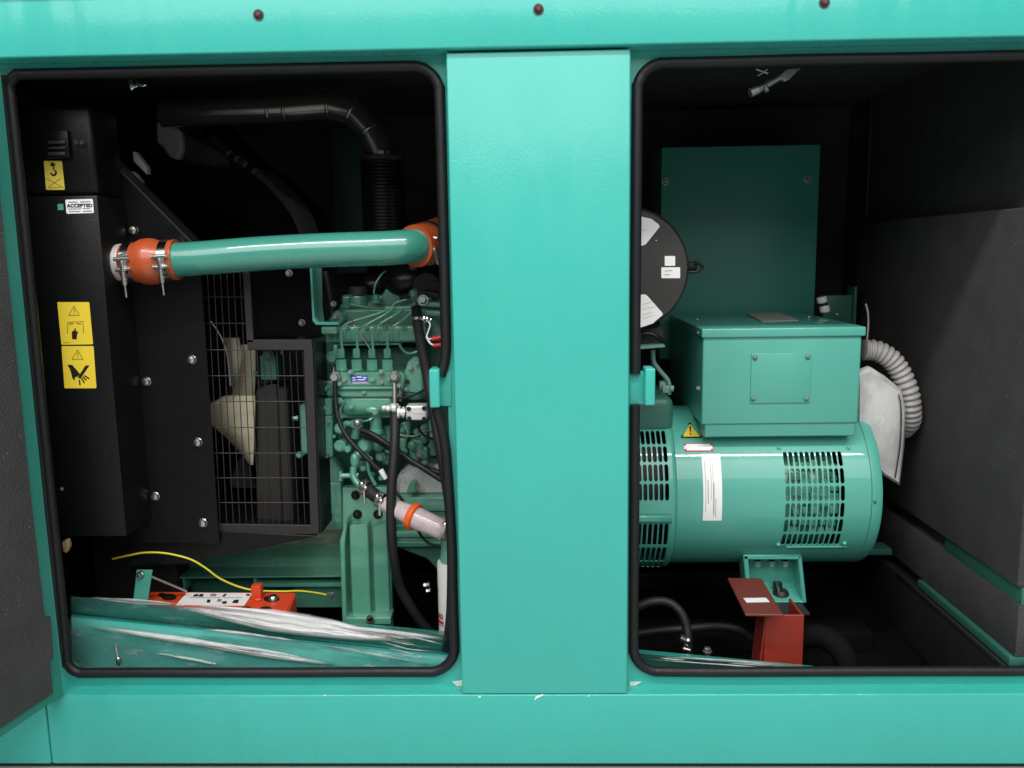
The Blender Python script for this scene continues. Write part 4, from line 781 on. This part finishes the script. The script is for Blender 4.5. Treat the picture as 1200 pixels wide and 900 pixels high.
# film drawn over it, with slack and wrinkles
bm = BM(); NU, NV = 170, 26; g = []
for i in range(NU+1):
    px = 84+868*i/NU; s_ = sect(px); row = []
    for j in range(NV+1):
        t = j/NV*6.4; k_ = min(int(t), 6); q = s_[k_].lerp(s_[k_+1], t-k_)
        n_ = mnoise.noise(V((px*.012+j*.05, j*.42, 3.1))) + .5*mnoise.noise(V((px*.04, j*1.1-px*.02, 7.7)))
        off = .0065+.0045*n_
        row.append(bm.verts.new(q+V((0, -off, off*.3 if j < 8 else 0))))
    g.append(row)
for i in range(NU):
    for j in range(NV): bm.faces.new((g[i][j], g[i+1][j], g[i+1][j+1], g[i][j+1]))
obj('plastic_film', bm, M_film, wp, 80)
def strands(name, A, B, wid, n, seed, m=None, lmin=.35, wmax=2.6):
    """gathered film with its white glare painted on: many narrow creased ribbons running from A to B (photo pixels), spread over a band wid(t) wide; their edges thin out"""
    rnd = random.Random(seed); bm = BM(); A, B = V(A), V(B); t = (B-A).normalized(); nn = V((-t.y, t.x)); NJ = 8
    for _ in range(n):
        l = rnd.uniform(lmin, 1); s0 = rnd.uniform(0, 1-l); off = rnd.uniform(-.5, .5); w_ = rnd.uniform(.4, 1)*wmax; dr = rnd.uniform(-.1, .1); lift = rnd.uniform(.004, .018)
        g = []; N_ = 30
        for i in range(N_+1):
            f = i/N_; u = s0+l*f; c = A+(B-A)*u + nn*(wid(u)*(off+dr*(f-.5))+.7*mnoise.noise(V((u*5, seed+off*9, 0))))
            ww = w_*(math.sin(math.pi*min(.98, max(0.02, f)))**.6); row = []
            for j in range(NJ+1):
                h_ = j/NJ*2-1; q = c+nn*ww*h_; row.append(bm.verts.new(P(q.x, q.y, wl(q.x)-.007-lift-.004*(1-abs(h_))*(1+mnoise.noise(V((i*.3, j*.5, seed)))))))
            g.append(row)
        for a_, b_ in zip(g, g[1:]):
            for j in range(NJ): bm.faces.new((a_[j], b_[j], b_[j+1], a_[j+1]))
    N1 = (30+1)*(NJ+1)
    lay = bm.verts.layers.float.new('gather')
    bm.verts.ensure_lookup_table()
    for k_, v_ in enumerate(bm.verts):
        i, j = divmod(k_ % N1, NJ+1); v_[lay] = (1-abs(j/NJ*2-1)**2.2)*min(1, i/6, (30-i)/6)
    obj(name, bm, m or M_fold_glare, wp, 80)
bell_ = lambda lo, hi, p=.5, e=.8: (lambda u: lo+(hi-lo)*max(0, 1-abs(u-p)/(p if u < p else 1-p))**e)
strands('film_glare_fold', (106, 735), (310, 765), bell_(1.5, 6, .6), 9, 1, wmax=3.4, lmin=.75)
strands('film_glare_fold', (200, 749), (400, 780), bell_(2, 7, .5), 7, 11, wmax=3.4, lmin=.7)
strands('film_glare_fold', (210, 710), (470, 750), bell_(3, 19, .4), 24, 2, wmax=7.5, lmin=.5)
strands('film_glare_fold', (172, 763), (262, 780), bell_(1, 4, .6), 4, 3, wmax=2.5, lmin=.6)
strands('film_glare_fold', (232, 737), (360, 752), bell_(1, 4, .35), 5, 4, wmax=1.8, lmin=.6)
strands('film_glare_fold', (360, 752), (515, 781), bell_(1, 2, .35), 3, 14, wmax=.9, lmin=.7)
strands('film_glare_fold', (430, 744), (527, 760), bell_(6, 18), 5, 7, wmax=2.0)
strands('film_glare_fold', (330, 730), (527, 750), bell_(3, 10), 8, 8, wmax=2.2)
strands('film_glare_fold', (748, 770), (955, 785), bell_(5, 9), 9, 41, wmax=1.3, lmin=.15)
strands('film_glare_fold', (430, 748), (527, 775), bell_(10, 20), 4, 44, wmax=1.3, lmin=.1)
strands('film_glare_fold', (95, 699), (220, 709), bell_(3, 8), 5, 6, wmax=1.5)
bm = BM(); cyl(bm, P(135, 755, .06), P(139.5, 777, .055), .0028, n=12); cyl(bm, P(139, 770, .055), P(140, 779, .055), .0055, n=14, bev=.001); o = obj('sill_pin', bm, M_zinc); tag(o, 'short steel pin leaning on the sill in front of the wrapped panel', 'pin')
# ================================================================== alternator
alt = thing('alternator', 'teal alternator with slotted vents and a warning triangle', 'alternator', P(900, 700, .5))
AY, AZ, AR = .5, -.551+Z0, .187
def Pcyl(px, py, R=AR):
    d = ray(px, py); oy, oz = CAM.y-AY, CAM.z-AZ
    a = d.y**2+d.z**2; b = 2*(oy*d.y+oz*d.z); c = oy*oy+oz*oz-R*R; t = (-b-math.sqrt(max(0, b*b-4*a*c)))/(2*a)
    q = CAM+d*t; return q.x, math.atan2(q.z-AZ, -(q.y-AY))
def cyp(x, t, R): return V((x, AY-R*math.cos(t), AZ+R*math.sin(t)))
def patch(bm, R, x0, x1, t0, t1, nx=1, nt=None):
    nt = nt or max(1, int(abs(t1-t0)/.05)); g = [[bm.verts.new(cyp(x0+(x1-x0)*i/nx, t0+(t1-t0)*j/nt, R)) for j in range(nt+1)] for i in range(nx+1)]
    for i in range(nx):
        for j in range(nt): bm.faces.new((g[i][j], g[i+1][j], g[i+1][j+1], g[i][j+1]))
def slots(bm, R, x0, x1, t0, t1, nc, nr, fx=.74, ft=.88, depth=.0012):
    dx, dt = (x1-x0)/nc, (t1-t0)/nr
    for i in range(nc):
        for j in range(nr):
            cx, ct = x0+dx*(i+.5), t0+dt*(j+.5); A, B = dx/2, dt/2; a, b = A*fx, B*ft; c = a*.5; ct_ = c/R
            hole = [(a, b-2*ct_), (a, -b+2*ct_), (a-c, -b), (-a+c, -b), (-a, -b+2*ct_), (-a, b-2*ct_), (-a+c, b), (a-c, b)]
            H = [bm.verts.new(cyp(cx+u, ct+t, R)) for u, t in hole]; I = [bm.verts.new(cyp(cx+u, ct+t, R-depth)) for u, t in hole]
            O = {}
            def o_(u, t):
                if (u, t) not in O: O[(u, t)] = bm.verts.new(cyp(cx+u, ct+t, R))
                return O[(u, t)]
            bt = b-2*ct_
            bm.faces.new((H[0], H[1], o_(A, -bt), o_(A, bt))); bm.faces.new((H[4], H[5], o_(-A, bt), o_(-A, -bt)))
            bm.faces.new((H[2], H[3], o_(-a+c, -B), o_(a-c, -B))); bm.faces.new((H[6], H[7], o_(a-c, B), o_(-a+c, B)))
            bm.faces.new((H[1], H[2], o_(a-c, -B), o_(A, -B), o_(A, -bt))); bm.faces.new((H[3], H[4], o_(-A, -bt), o_(-A, -B), o_(-a+c, -B)))
            bm.faces.new((H[5], H[6], o_(-a+c, B), o_(-A, B), o_(-A, bt))); bm.faces.new((H[7], H[0], o_(A, bt), o_(A, B), o_(a-c, B)))
            for k_ in range(8): bm.faces.new((H[k_], H[(k_+1) % 8], I[(k_+1) % 8], I[k_]))
def shell_obj(name, bm, R, m, parent):
    bmesh.ops.remove_doubles(bm, verts=bm.verts, dist=2e-5)
    bm.normal_update()
    for f in bm.faces:
        c_ = f.calc_center_median(); r_ = V((0, c_.y-AY, c_.z-AZ)).normalized(); dt_ = f.normal.dot(r_)
        if dt_ < -.5: f.normal_flip()
    o = obj(name, bm, m, parent, 40, recalc=False)
    me = o.data; w0 = ORIG[o]; ns = []
    me.calc_loop_triangles()
    for p in me.polygons:
        for li in p.loop_indices:
            v = me.vertices[me.loops[li].vertex_index].co + w0
            rad_ = V((0, v.y-AY, v.z-AZ)); 
            nrm = rad_.normalized() if abs(p.normal.dot(rad_.normalized())) > .8 else V(p.normal)
            ns.append(nrm)
    me.normals_split_custom_set(ns); return o
xv0, tv1 = Pcyl(919.5, 528.5); xv1, tv0 = Pcyl(991, 638.5)
xv0 = Pcyl(920, 585)[0]; xv1 = Pcyl(991, 585)[0]
xb0 = Pcyl(790, 560)[0]; xe = Pcyl(1021, 566)[0]; xE = Pcyl(1036.5, 566)[0]
bm = BM()
PI = math.pi
patch(bm, AR, xb0+.006, xv0, -PI, PI, 4, 144); patch(bm, AR, xv1, xe, -PI, PI, 2, 144)
patch(bm, AR, xv0, xv1, tv1, PI, 11, 60); patch(bm, AR, xv0, xv1, -PI, tv0, 11, 60)
slots(bm, AR, xv0, xv1, tv0, tv1, 11, 6)
shell_obj('stator_housing', bm, AR, M_teal2, alt)
bm = BM(); lathe(bm, V((xe+.0015, AY, AZ)), (1, 0, 0), [(0, AR-.02), (0, AR-.001), (.001, AR+.0005), (xE-xe-.012, AR+.0005), (xE-xe-.004, AR-.004), (xE-xe, AR-.014), (xE-xe, .02)], 96); obj('end_cover', bm, M_teal2, alt)
bm = BM(); lathe(bm, V((xe-.002, AY, AZ)), (1, 0, 0), [(0, AR-.03), (0, AR-.0012), (.004, AR-.0012), (.004, AR-.03)], 96); obj('end_gap', bm, M_dgreen, alt)
# inside: stator stack and windings seen through the slots
bm = BM(); cyl(bm, V((xb0+.02, AY, AZ)), V((xe-.06, AY, AZ)), AR-.045, n=64); obj('stator_core', bm, M_green, alt)
bm = BM()
for i in range(5):
    for j in range(7):
        x = xv0+(xv1-xv0)*(.26+.16*i); t = tv0+(tv1-tv0)*(.08+.135*j+random.uniform(-.02, .02))
        if random.random() < .8: c_ = cyp(x, t, AR-.035); a_, b_ = random.uniform(.006, .012), random.uniform(.006, .014); box(bm, c_.x-a_, c_.x+a_, c_.y-.006, c_.y+.02, c_.z-b_, c_.z+b_, .002)
obj('windings', bm, M_green, alt)
# slotted bell at the left end
BR = .196
bx1 = Pcyl(784.5, 560, BR)[0]; bx0 = Pcyl(746, 560, BR)[0]-6*(Pcyl(784.5, 560, BR)[0]-Pcyl(746, 560, BR)[0])/6.2
pxp = (Pcyl(783, 540, BR)[0]-Pcyl(751.5, 540, BR)[0])/5
bx0 = bx1-pxp*12
ta1, ta0 = Pcyl(767, 489, BR)[1], Pcyl(767, 588, BR)[1]; tb1, tb0 = Pcyl(767, 612, BR)[1], Pcyl(767, 666, BR)[1]
bm = BM()
slots(bm, BR, bx0, bx1, ta0, ta1, 12, 5); slots(bm, BR, bx0, bx1, tb0, tb1, 12, 3)
patch(bm, BR, bx0, bx1, tb1, ta0, 12, 4); patch(bm, BR, bx0, bx1, ta1, PI, 12, 60); patch(bm, BR, bx0, bx1, -PI, tb0, 12, 60)
patch(bm, BR, bx1, xb0-.004, -PI, PI, 1, 144)
shell_obj('slotted_bell', bm, BR, M_teal2, alt)
bm = BM(); lathe(bm, V((xb0-.0045, AY, AZ)), (1, 0, 0), [(0, BR-.02), (0, BR), (.004, BR-.001), (.009, AR+.003), (.011, AR-.004), (.011, AR-.03)], 144, cap=False); obj('bell_shoulder', bm, M_teal2, alt)
bm = BM(); cyl(bm, V((bx0, AY, AZ)), V((bx1, AY, AZ)), BR-.05, n=48); obj('bell_core', bm, M_blackm, alt)
bm = BM(); box(bm, bx0-.1, bx0+.16, AY-.12, AY+.12, AZ+BR-.05, AZ+BR+.035, .02, 3); obj('bell_neck', bm, M_dgreen, alt)
bm = BM(); tA, tB = Pcyl(767, 611, BR)[1], Pcyl(767, 603, BR)[1]; patch(bm, BR+.005, bx0, bx1+.004, tA, tB, 1, 3); patch(bm, BR+.0005, bx0, bx1+.004, tA, tA, 1, 1) if False else None
o = obj('bell_joint_strip', bm, M_teal2, alt); so = o.modifiers.new('thickness', 'SOLIDIFY'); so.thickness = .006; so.offset = 0
bm = BM(); patch(bm, BR+.0008, bx0, bx1+.002, tA-.012, tA, 1, 2); obj('joint_gap', bm, M_dgreen, alt)
# labels lying on the round housing
def cpatch(name, pxa, pya, pxb, pyb, m, par, off=.0007, n=14, taper=0):
    x0, t1 = Pcyl(pxa, pya); x1, _ = Pcyl(pxb, pya); _, t0 = Pcyl(pxa, pyb); bm = BM(); a = cyp(0, t0, 1)
    g = [[cyp(x, t0+(t1-t0)*j/n, AR+off) for j in range(n+1)] for x in (x0, x1)]
    va = [[bm.verts.new(p) for p in r_] for r_ in g]
    for j in range(n): bm.faces.new((va[0][j], va[1][j], va[1][j+1], va[0][j+1]))
    return obj(name, bm, m, par)
rl = cpatch('rating_label', 821.5, 532, 843.5, 610, M_white, alt)
for a in ((825, 540, 825.5, 600), (832, 545, 832.4, 586), (834, 540, 834.3, 600), (829, 562, 829.8, 590), (836, 566, 836.8, 604), (838.6, 584, 839.2, 606)): cpatch('fine_print', *a, M_inkg, rl, .0012, 6)
sp_ = cpatch('serial_plate', 801, 519.5, 835, 529.5, M_inkr, alt, .0006, 4); cpatch('plate_face', 804, 520.6, 832, 528.2, M_white, sp_, .0012, 4); cpatch('plate_face', 801.4, 522.5, 834.6, 526.5, M_white, sp_, .0011, 4)
def cpoly(name, pp, m, par, off):
    bm = BM(); vs = [bm.verts.new(cyp(*Pcyl(x, y), AR+off)) for x, y in pp]; bm.faces.new(vs); return obj(name, bm, m, par, smooth=False)
wt = cpoly('warning_triangle', [(807.6, 495.4), (809.2, 495.4), (822.6, 512.4), (821.4, 513.6), (798.6, 513.6), (797.6, 512.4)], M_ink, alt, .0007)
cpoly('triangle_face', [(808.3, 497.4), (820, 512), (800.2, 512)], M_yellow, wt, .0013); cpoly('exclamation_mark', [(807.6, 500), (809.8, 500), (809.5, 507), (808.6, 507.4)], M_ink, wt, .0019); cpoly('exclamation_dot', [(808.4, 508.4), (810.2, 508.2), (810.2, 510), (808.4, 510)], M_ink, wt, .0019)
for x, y in ((912.5, 525), (994, 525), (912, 638), (989.5, 636.5)):
    bm = BM(); X_, t_ = Pcyl(x, y); bolt(bm, cyp(X_, t_, AR), (0, -math.cos(t_), math.sin(t_)), .0048, .005, True, True); obj('vent_screw', bm, M_teal2, alt)
for x, y in ((848, 506), (985, 505), (1025, 588)):
    bm = BM(); X_, t_ = Pcyl(x, y); bolt(bm, cyp(X_, t_, AR+(.0 if x < 1000 else .0005)), (0, -math.cos(t_), math.sin(t_)), .0035, .004, False, True); obj('housing_screw', bm, M_dgreen if x > 1000 else M_teal2, alt)
bm = BM(); x0, t0 = Pcyl(921, 640); x1, _ = Pcyl(992, 640); prism(bm, [cyp(x0, t0, AR), cyp(x1, t0, AR), cyp(x1, t0-.02, AR), cyp(x0, t0-.02, AR)], V((0, -.004, -.001)), .001); obj('vent_lip', bm, M_teal2, alt)
# terminal box on the saddle
tbx0, tbx1 = P(823, 440, .33).x, P(1008, 440, .33).x; ztb = P(916, 386, .33).z; zbb = P(916, 497, .33).z
ybk = .76
bm = BM(); box(bm, tbx0, tbx1, .33, ybk, zbb, ztb-.005, .004, 3); tb_ = obj('terminal_box', bm, M_teal2, alt)
bm = BM(); prism(bm, [V((tbx0+.008, .338, P(916, 511.5, .338).z)), V((tbx1-.002, .338, P(916, 511.5, .338).z)), V((tbx1-.002, .333, zbb+.002)), V((tbx0+.008, .333, zbb+.002))], V((0, .38, 0)), .002); obj('saddle', bm, M_teal2, alt)
bm = BM(); box(bm, tbx0-.004, tbx1+.006, .324, ybk+.008, ztb-.016, ztb+.004, .003, 3); lid = obj('box_lid', bm, M_teal2, tb_)
bm = BM(); zt = ztb+.0045; q = [onz(x, y, zt) for x, y in ((874, 367.5), (914, 367), (936, 376), (893, 377.5))]; prism(bm, q, V((0, 0, .002)), .0005); obj('lid_plate', bm, M_grey, lid)
for x, y in ((817, 375), (884, 365), (981, 369), (948, 372)):
    bm = BM(); bolt(bm, onz(x, y, zt), (0, 0, 1), .004, .005, True, True); obj('lid_screw', bm, M_zincd, lid)
bm = BM(); pbox(bm, 880, 950.5, 414, 472.5, .327, .004, .0015); cvp = obj('cover_plate', bm, M_teal2, tb_)
for x, y in ((884.5, 419), (946.5, 418), (882.5, 467), (945, 467)):
    bm = BM(); bolt(bm, P(x, y, .327), (0, -1, 0), .0048, .005, True, True); obj('cover_screw', bm, M_liteg, cvp)
bm = BM(); box(bm, P(958, 430, .33).x, P(958, 430, .33).x+.001, .3285, .33, zbb+.01, zbb+.06, 0); 
bm.free()
for x, y in ((822.5, 390, ), (822, 455)):
    bm = BM(); p = P(x-.6, y, .36); bolt(bm, V((tbx0, .36, p.z)), (-1, 0, 0), .0045, .007, True, True); obj('side_screw', bm, M_grey, tb_)
# open mounting foot
ft = None
YFt = .36
bm = BM()
ppoly(bm, [(871, 650.5), (939, 650.5), (940.5, 656), (872, 656)], YFt, .055, .002)
ppoly(bm, [(871, 650.5), (876.5, 651), (881, 702), (876, 706)], YFt, .055, .002)
ppoly(bm, [(935, 651), (939.5, 650.5), (945.5, 707), (940.5, 707)], YFt, .055, .002)
obj('mounting_foot', bm, M_teal2, alt)
zft = P(910, 707, YFt).z
bm = BM(); xa, xb = P(876, 707, YFt).x, P(944, 707, YFt).x
prism(bm, [V((xa, YFt, zft)), V((xb, YFt, zft)), V((xb, YFt+.055, zft+.012)), V((xa, YFt+.055, zft+.012))], V((0, 0, .004)), .001); box(bm, xa, xb, YFt+.05, YFt+.055, zft, P(910, 652, YFt).z, .001); obj('foot_floor', bm, M_teal2, alt)
for x in (888, 904.5, 920.5):
    bm = BM(); p = P(x, 657, YFt+.02); cyl(bm, p, p+V((0, 0, -.013)), .0066, n=6); cyl(bm, p+V((0, 0, -.002)), p, .009, n=18); obj('foot_bolt', bm, M_liteg, alt)
bm = BM(); p = onz(915, 697, zft+.008); cyl(bm, p, p+V((0, 0, .012)), .019, .016, 24, .002); cyl(bm, p+V((-.008, 0, .012)), p+V((-.008, 0, .030)), .011, n=6); obj('rubber_mount', bm, M_ink, alt)
bm = BM(); cyl(bm, p+V((-.006, -.012, .010)), p+V((-.012, -.006, .036)), .003, n=10); obj('mount_stud', bm, M_chrome, alt)
# ================================================================== things round the alternator
cab = thing('control_cabinet', 'dark green control cabinet standing behind the alternator', 'cabinet', P(860, 500, .85))
bm = BM(); pbox(bm, 774, 957, 171, 420, .80, .2, .003); obj('cabinet_panel', bm, M_cab, cab)
for x, y in ((779.5, 213), (946, 210.5)):
    bm = BM(); bolt(bm, P(x, y, .80), (0, -1, 0), .007, .008, True, True); obj('cabinet_bolt', bm, M_zincd, cab)
bm = BM(); pbox(bm, 965, 1002, 346, 380, .86, .03, .002); pbox(bm, 1001, 1004, 336, 380, .84, .06, .001); obj('cabinet_bracket', bm, M_dgreen, cab)
af = thing('air_filter', 'round black air filter housing with white stickers on its face', 'air filter', P(742, 388, .3))
cF = P(735, 316, .24); rF = pxm(72.5, .24)
axF = V((0, 1, 0))
bm = BM(); lathe(bm, cF, axF, [(0, rF*.93), (.001, rF*.955), (.006, rF*.985), (.016, rF), (.04, rF), (.044, rF*.97), (.30, rF*.95)], 64); obj('filter_housing', bm, M_blackm, af)
bm = BM(); lathe(bm, cF+V((.0, -.0012, 0)), axF, [(0, 1e-4), (0, rF*.945), (.003, rF*.955)], 64, cap=False); face_ = obj('filter_cover', bm, M_dgrey, af)
Yf = cF.y-.0016
for pp in ([(744, 252), (763.5, 256.5), (772, 263), (773, 266), (756.5, 286.5), (752, 288), (744, 284)], [(744, 346), (755.5, 345), (758, 346), (776.5, 367), (776.5, 369), (765, 379), (744, 386)]):
    sheet('wedge_sticker', pp, Yf, M_white, face_)
s1 = sheet('square_sticker', rq([(779, 300), (791.2, 300), (791.2, 311.5), (779, 311.5)], .8), Yf, M_white, face_)
s2 = sheet('sticker', rq([(775, 313.2), (797, 313.2), (797, 326), (775, 326)], .8), Yf, M_white, face_)
ink('fine_print', [stroke((779, 317.5), (788, 317.2), .8), stroke((778, 322), (785, 322), .8)], Yf, M_inkg, s2)
ink('fine_print', [stroke((754, 357), (765, 353), .4), stroke((753, 363), (768, 359), .35), stroke((753, 369), (764, 366), .4), stroke((753, 373), (766, 369.6), .3), stroke((752, 269), (758, 270), .35)], Yf, M_inkg, face_)
bm = BM(); ball(bm, P(769, 281.8, Yf), .0016); obj('rivet', bm, M_zinc, face_)
bm = BM(); ptube(bm, [(805, 307, .27), (812, 305.5, .27), (819, 309, .27), (823, 313, .27), (817, 318, .27), (806, 319, .27)], 1.8); pbox(bm, 806, 817, 309, 317, .275, .012, .003); obj('housing_latch', bm, M_black, af)
bm = BM(); ppoly(bm, [(744, 384), (776, 380), (780, 390), (779, 404), (744, 409)], .27, .12, .006); obj('filter_bracket', bm, M_blackm, af)
bm = BM(); ppoly(bm, [(744, 406.5), (779, 403.8), (779.5, 407), (744, 410)], .23, .1, .001); obj('bracket_shelf', bm, M_liteg, af)
bm = BM(); ptube(bm, [(744, 393, .255), (760, 391, .25), (772, 396, .25), (777, 402, .26)], 3); obj('filter_band', bm, M_black, af)
st = thing('lifting_strap', 'bent grey steel strap bolted above the alternator bell', 'strap', P(776, 462, .33))
bm = BM(); tube(bm, [P(765, 410, .31), P(766, 424, .31), P(772, 433, .31), P(783, 447, .315), P(784, 462, .32)], pxm(2.8, .31), 12, 8); obj('strap_arm', bm, M_liteg, st)
bm = BM(); pbox(bm, 773, 781, 447, 457, .315, .02, .002); pbox(bm, 776, 786, 452, 461, .308, .02, .003); cyl(bm, P(785, 455, .31), P(789, 455.5, .31), .007, n=14); obj('strap_clamp', bm, M_liteg, st)
# corrugated conduit
cn = thing('corrugated_conduit', 'pale grey corrugated conduit curving down from the terminal box', 'conduit', P(1066, 500, .45))
cpts = smooth_path([P(1012, 410, .45), P(1027, 411, .45), P(1044, 421, .45), P(1056, 438, .45), P(1064.5, 460, .45), P(1067, 480, .455), P(1066, 494, .47), P(1058, 503, .50)], 24)
tot = sum((b-a).length for a, b in zip(cpts, cpts[1:]))
nr = 22
bm = BM(); tube(bm, cpts, lambda t: pxm(11.4, .45)+.0022*math.sin(t*2*math.pi*nr), 22, 0); obj('ribbed_hose', bm, M_grey, cn, 60)
a = V((tbx1, P(1012, 409, .45).y, P(1012, 409, .45).z))
bm = BM(); lathe(bm, a, (1, 0, -.05), [(0, .028), (.012, .028), (.014, .0265), (.03, .0255)], 30); obj('end_fitting', bm, M_grey, cn)
# document bag behind the conduit fitting
bm = BM(); outl = [(1006, 436), (1020, 430), (1036, 440), (1056, 456), (1061.5, 478), (1060, 520), (1054.5, 569), (1037, 558), (1020, 540), (1006, 500)]
cxy = (1033, 498); rings = []
for k_ in (0, .06, .12, .3, .55, .8, 1):
    ring = []
    for x, y in outl:
        X_, Y_ = x+(cxy[0]-x)*k_*.98, y+(cxy[1]-y)*k_*.98
        dep = .415 - (.0 if k_ < .05 else .006 if k_ < .1 else .002 if k_ < .2 else .004+.012*math.sin(k_*1.5))+.004*mnoise.noise(V((x*.05, y*.06, k_*2)))
        ring.append(bm.verts.new(P(X_, Y_, dep)))
    rings.append(ring)
nO = len(outl)
for a_, b_ in zip(rings, rings[1:]):
    for i in range(nO): bm.faces.new((a_[i], a_[(i+1) % nO], b_[(i+1) % nO], b_[i]))
bm.faces.new(rings[-1]); back = [bm.verts.new(v.co+V((0, .02, 0))) for v in rings[0]]
for i in range(nO): bm.faces.new((rings[0][i], back[i], back[(i+1) % nO], rings[0][(i+1) % nO]))
bm.faces.new(back[::-1])
dbag = obj('document_bag', bm, M_bag, sharp=70); tag(dbag, 'clear plastic bag of papers tucked between alternator and corrugated conduit', 'bag')
bm = BM(); pr_ = [P(x, y, .418) for x, y in ((1010, 446), (1034, 450), (1046, 466), (1048, 520), (1042, 552), (1026, 540), (1010, 505))]; prism(bm, pr_, V((0, .006, 0)), .001); obj('papers', bm, M_grey, dbag)
bm = BM(); ptube(bm, [(1053, 462, .405), (1056, 480, .402), (1055, 520, .402), (1049, 560, .405)], .8, n=8); obj('bag_seam', bm, M_blackm, dbag)
hose('tag_cord', 'thin grey cord rising beside the terminal box corner', 'cord', [(1014.5, 356, .5), (1017, 366, .5), (1017.5, 380, .5), (1016, 398, .48)], 1.1, M_grey)
wc = thing('cable_connector', 'white cable connector with a black band behind the terminal box', 'connector', P(965, 364, .72))
bm = BM(); cyl(bm, P(962.5, 348, .70), P(964, 355, .70), .0125, n=20, bev=.002); cyl(bm, P(966, 358, .70), P(967, 366, .70), .0125, n=20, bev=.002); obj('connector_body', bm, M_whitep, wc)
bm = BM(); cyl(bm, P(963.5, 354, .70), P(966, 359, .70), .0105, n=20); obj('connector_band', bm, M_ink, wc)
# red bracket
rb = thing('red_bracket', 'dark red steel post with a flat tilted lid and white strip label', 'bracket', P(916, 780, .18))
zl = -.709+Z0
bm = BM(); q = [onz(x, y, zl) for x, y in ((852.5, 677), (892.5, 677.5), (925, 720), (873.5, 719.5))]; q[2] = onz(918, 720, zl)
prism(bm, q, V((0, 0, -.005)), .0012); ld = obj('lid', bm, M_oxide2, rb)
bm = BM(); prism(bm, [onz(x, y, zl+.0008) for x, y in ((871, 700.8), (897.5, 700.4), (902, 705.2), (875, 705.8))], V((0, 0, -.0006))); obj('strip_label', bm, M_white, ld)
bm = BM(); Yp = .16
ppoly(bm, [(898, 720.5), (942.5, 721), (939.5, 800), (893, 800)], Yp, .005, .001)
xa, xb = P(897, 722, Yp).x, P(942.5, 722, Yp).x; zt_ = P(920, 721, Yp).z; zb2 = P(920, 800, Yp).z
prism(bm, [V((xa-.0005, Yp+.002, zt_-.0)), V((xa-.0005, Yp+.06, zt_-.0)), V((xa-.012, Yp+.06, zb2)), V((xa-.012, Yp+.002, zb2))], V((.005, 0, 0)), .001)
prism(bm, [V((xb-.005, Yp+.004, zt_-.001)), V((xb-.005, Yp+.09, zt_-.001)), V((xb-.008, Yp+.09, zb2)), V((xb-.008, Yp+.004, zb2))], V((.005, 0, 0)), .001)
obj('post', bm, M_oxide, rb)
bm = BM(); box(bm, xa+.02, xb+.045, Yp+.10, Yp+.16, zt_-.045, zt_-.04, .001); obj('base_plate', bm, M_dgrey, rb)
# hoses and fittings on the floor of the right bay
hl = hose('looped_hose', 'black rubber hose arching down on the left of the right bay floor', 'hose', [(735, 722, .30), (748, 711, .30), (765, 705, .30), (783, 706, .30), (797, 717, .29), (804, 733, .28), (806, 750, .27), (807, 770, .27)], 5.8)
bm = BM(); cyl(bm, P(796, 747, .24), P(808, 753, .24), .0085, n=16, bev=.001); ball(bm, P(806, 751, .238), .009); cyl(bm, P(800, 760, .24), P(808, 762, .24), .006, n=12); obj('hose_clamp', bm, M_zinc, hl)
hose('flat_hose', 'black rubber hose lying level behind the looped hose', 'hose', [(735, 745, .36), (760, 740, .36), (800, 737, .37), (840, 734, .38), (865, 738, .38), (880, 748, .38)], 5.2)
bm = BM(); p = P(829, 770, .22); cyl(bm, P(829, 775, .22), P(829, 762, .22), .005, n=14); bolt(bm, P(829, 764, .22), (0, 0, 1), .0075, .010); o = obj('floor_bolt', bm, M_zincd); tag(o, 'small steel bolt standing upright behind the sill in the right bay', 'bolt')
hose('drain_hose', 'thick black hose bending down at the right of the red bracket', 'hose', [(930, 752, .30), (955, 745, .28), (975, 752, .26), (988, 768, .24), (996, 795, .23)], 14, M_void)
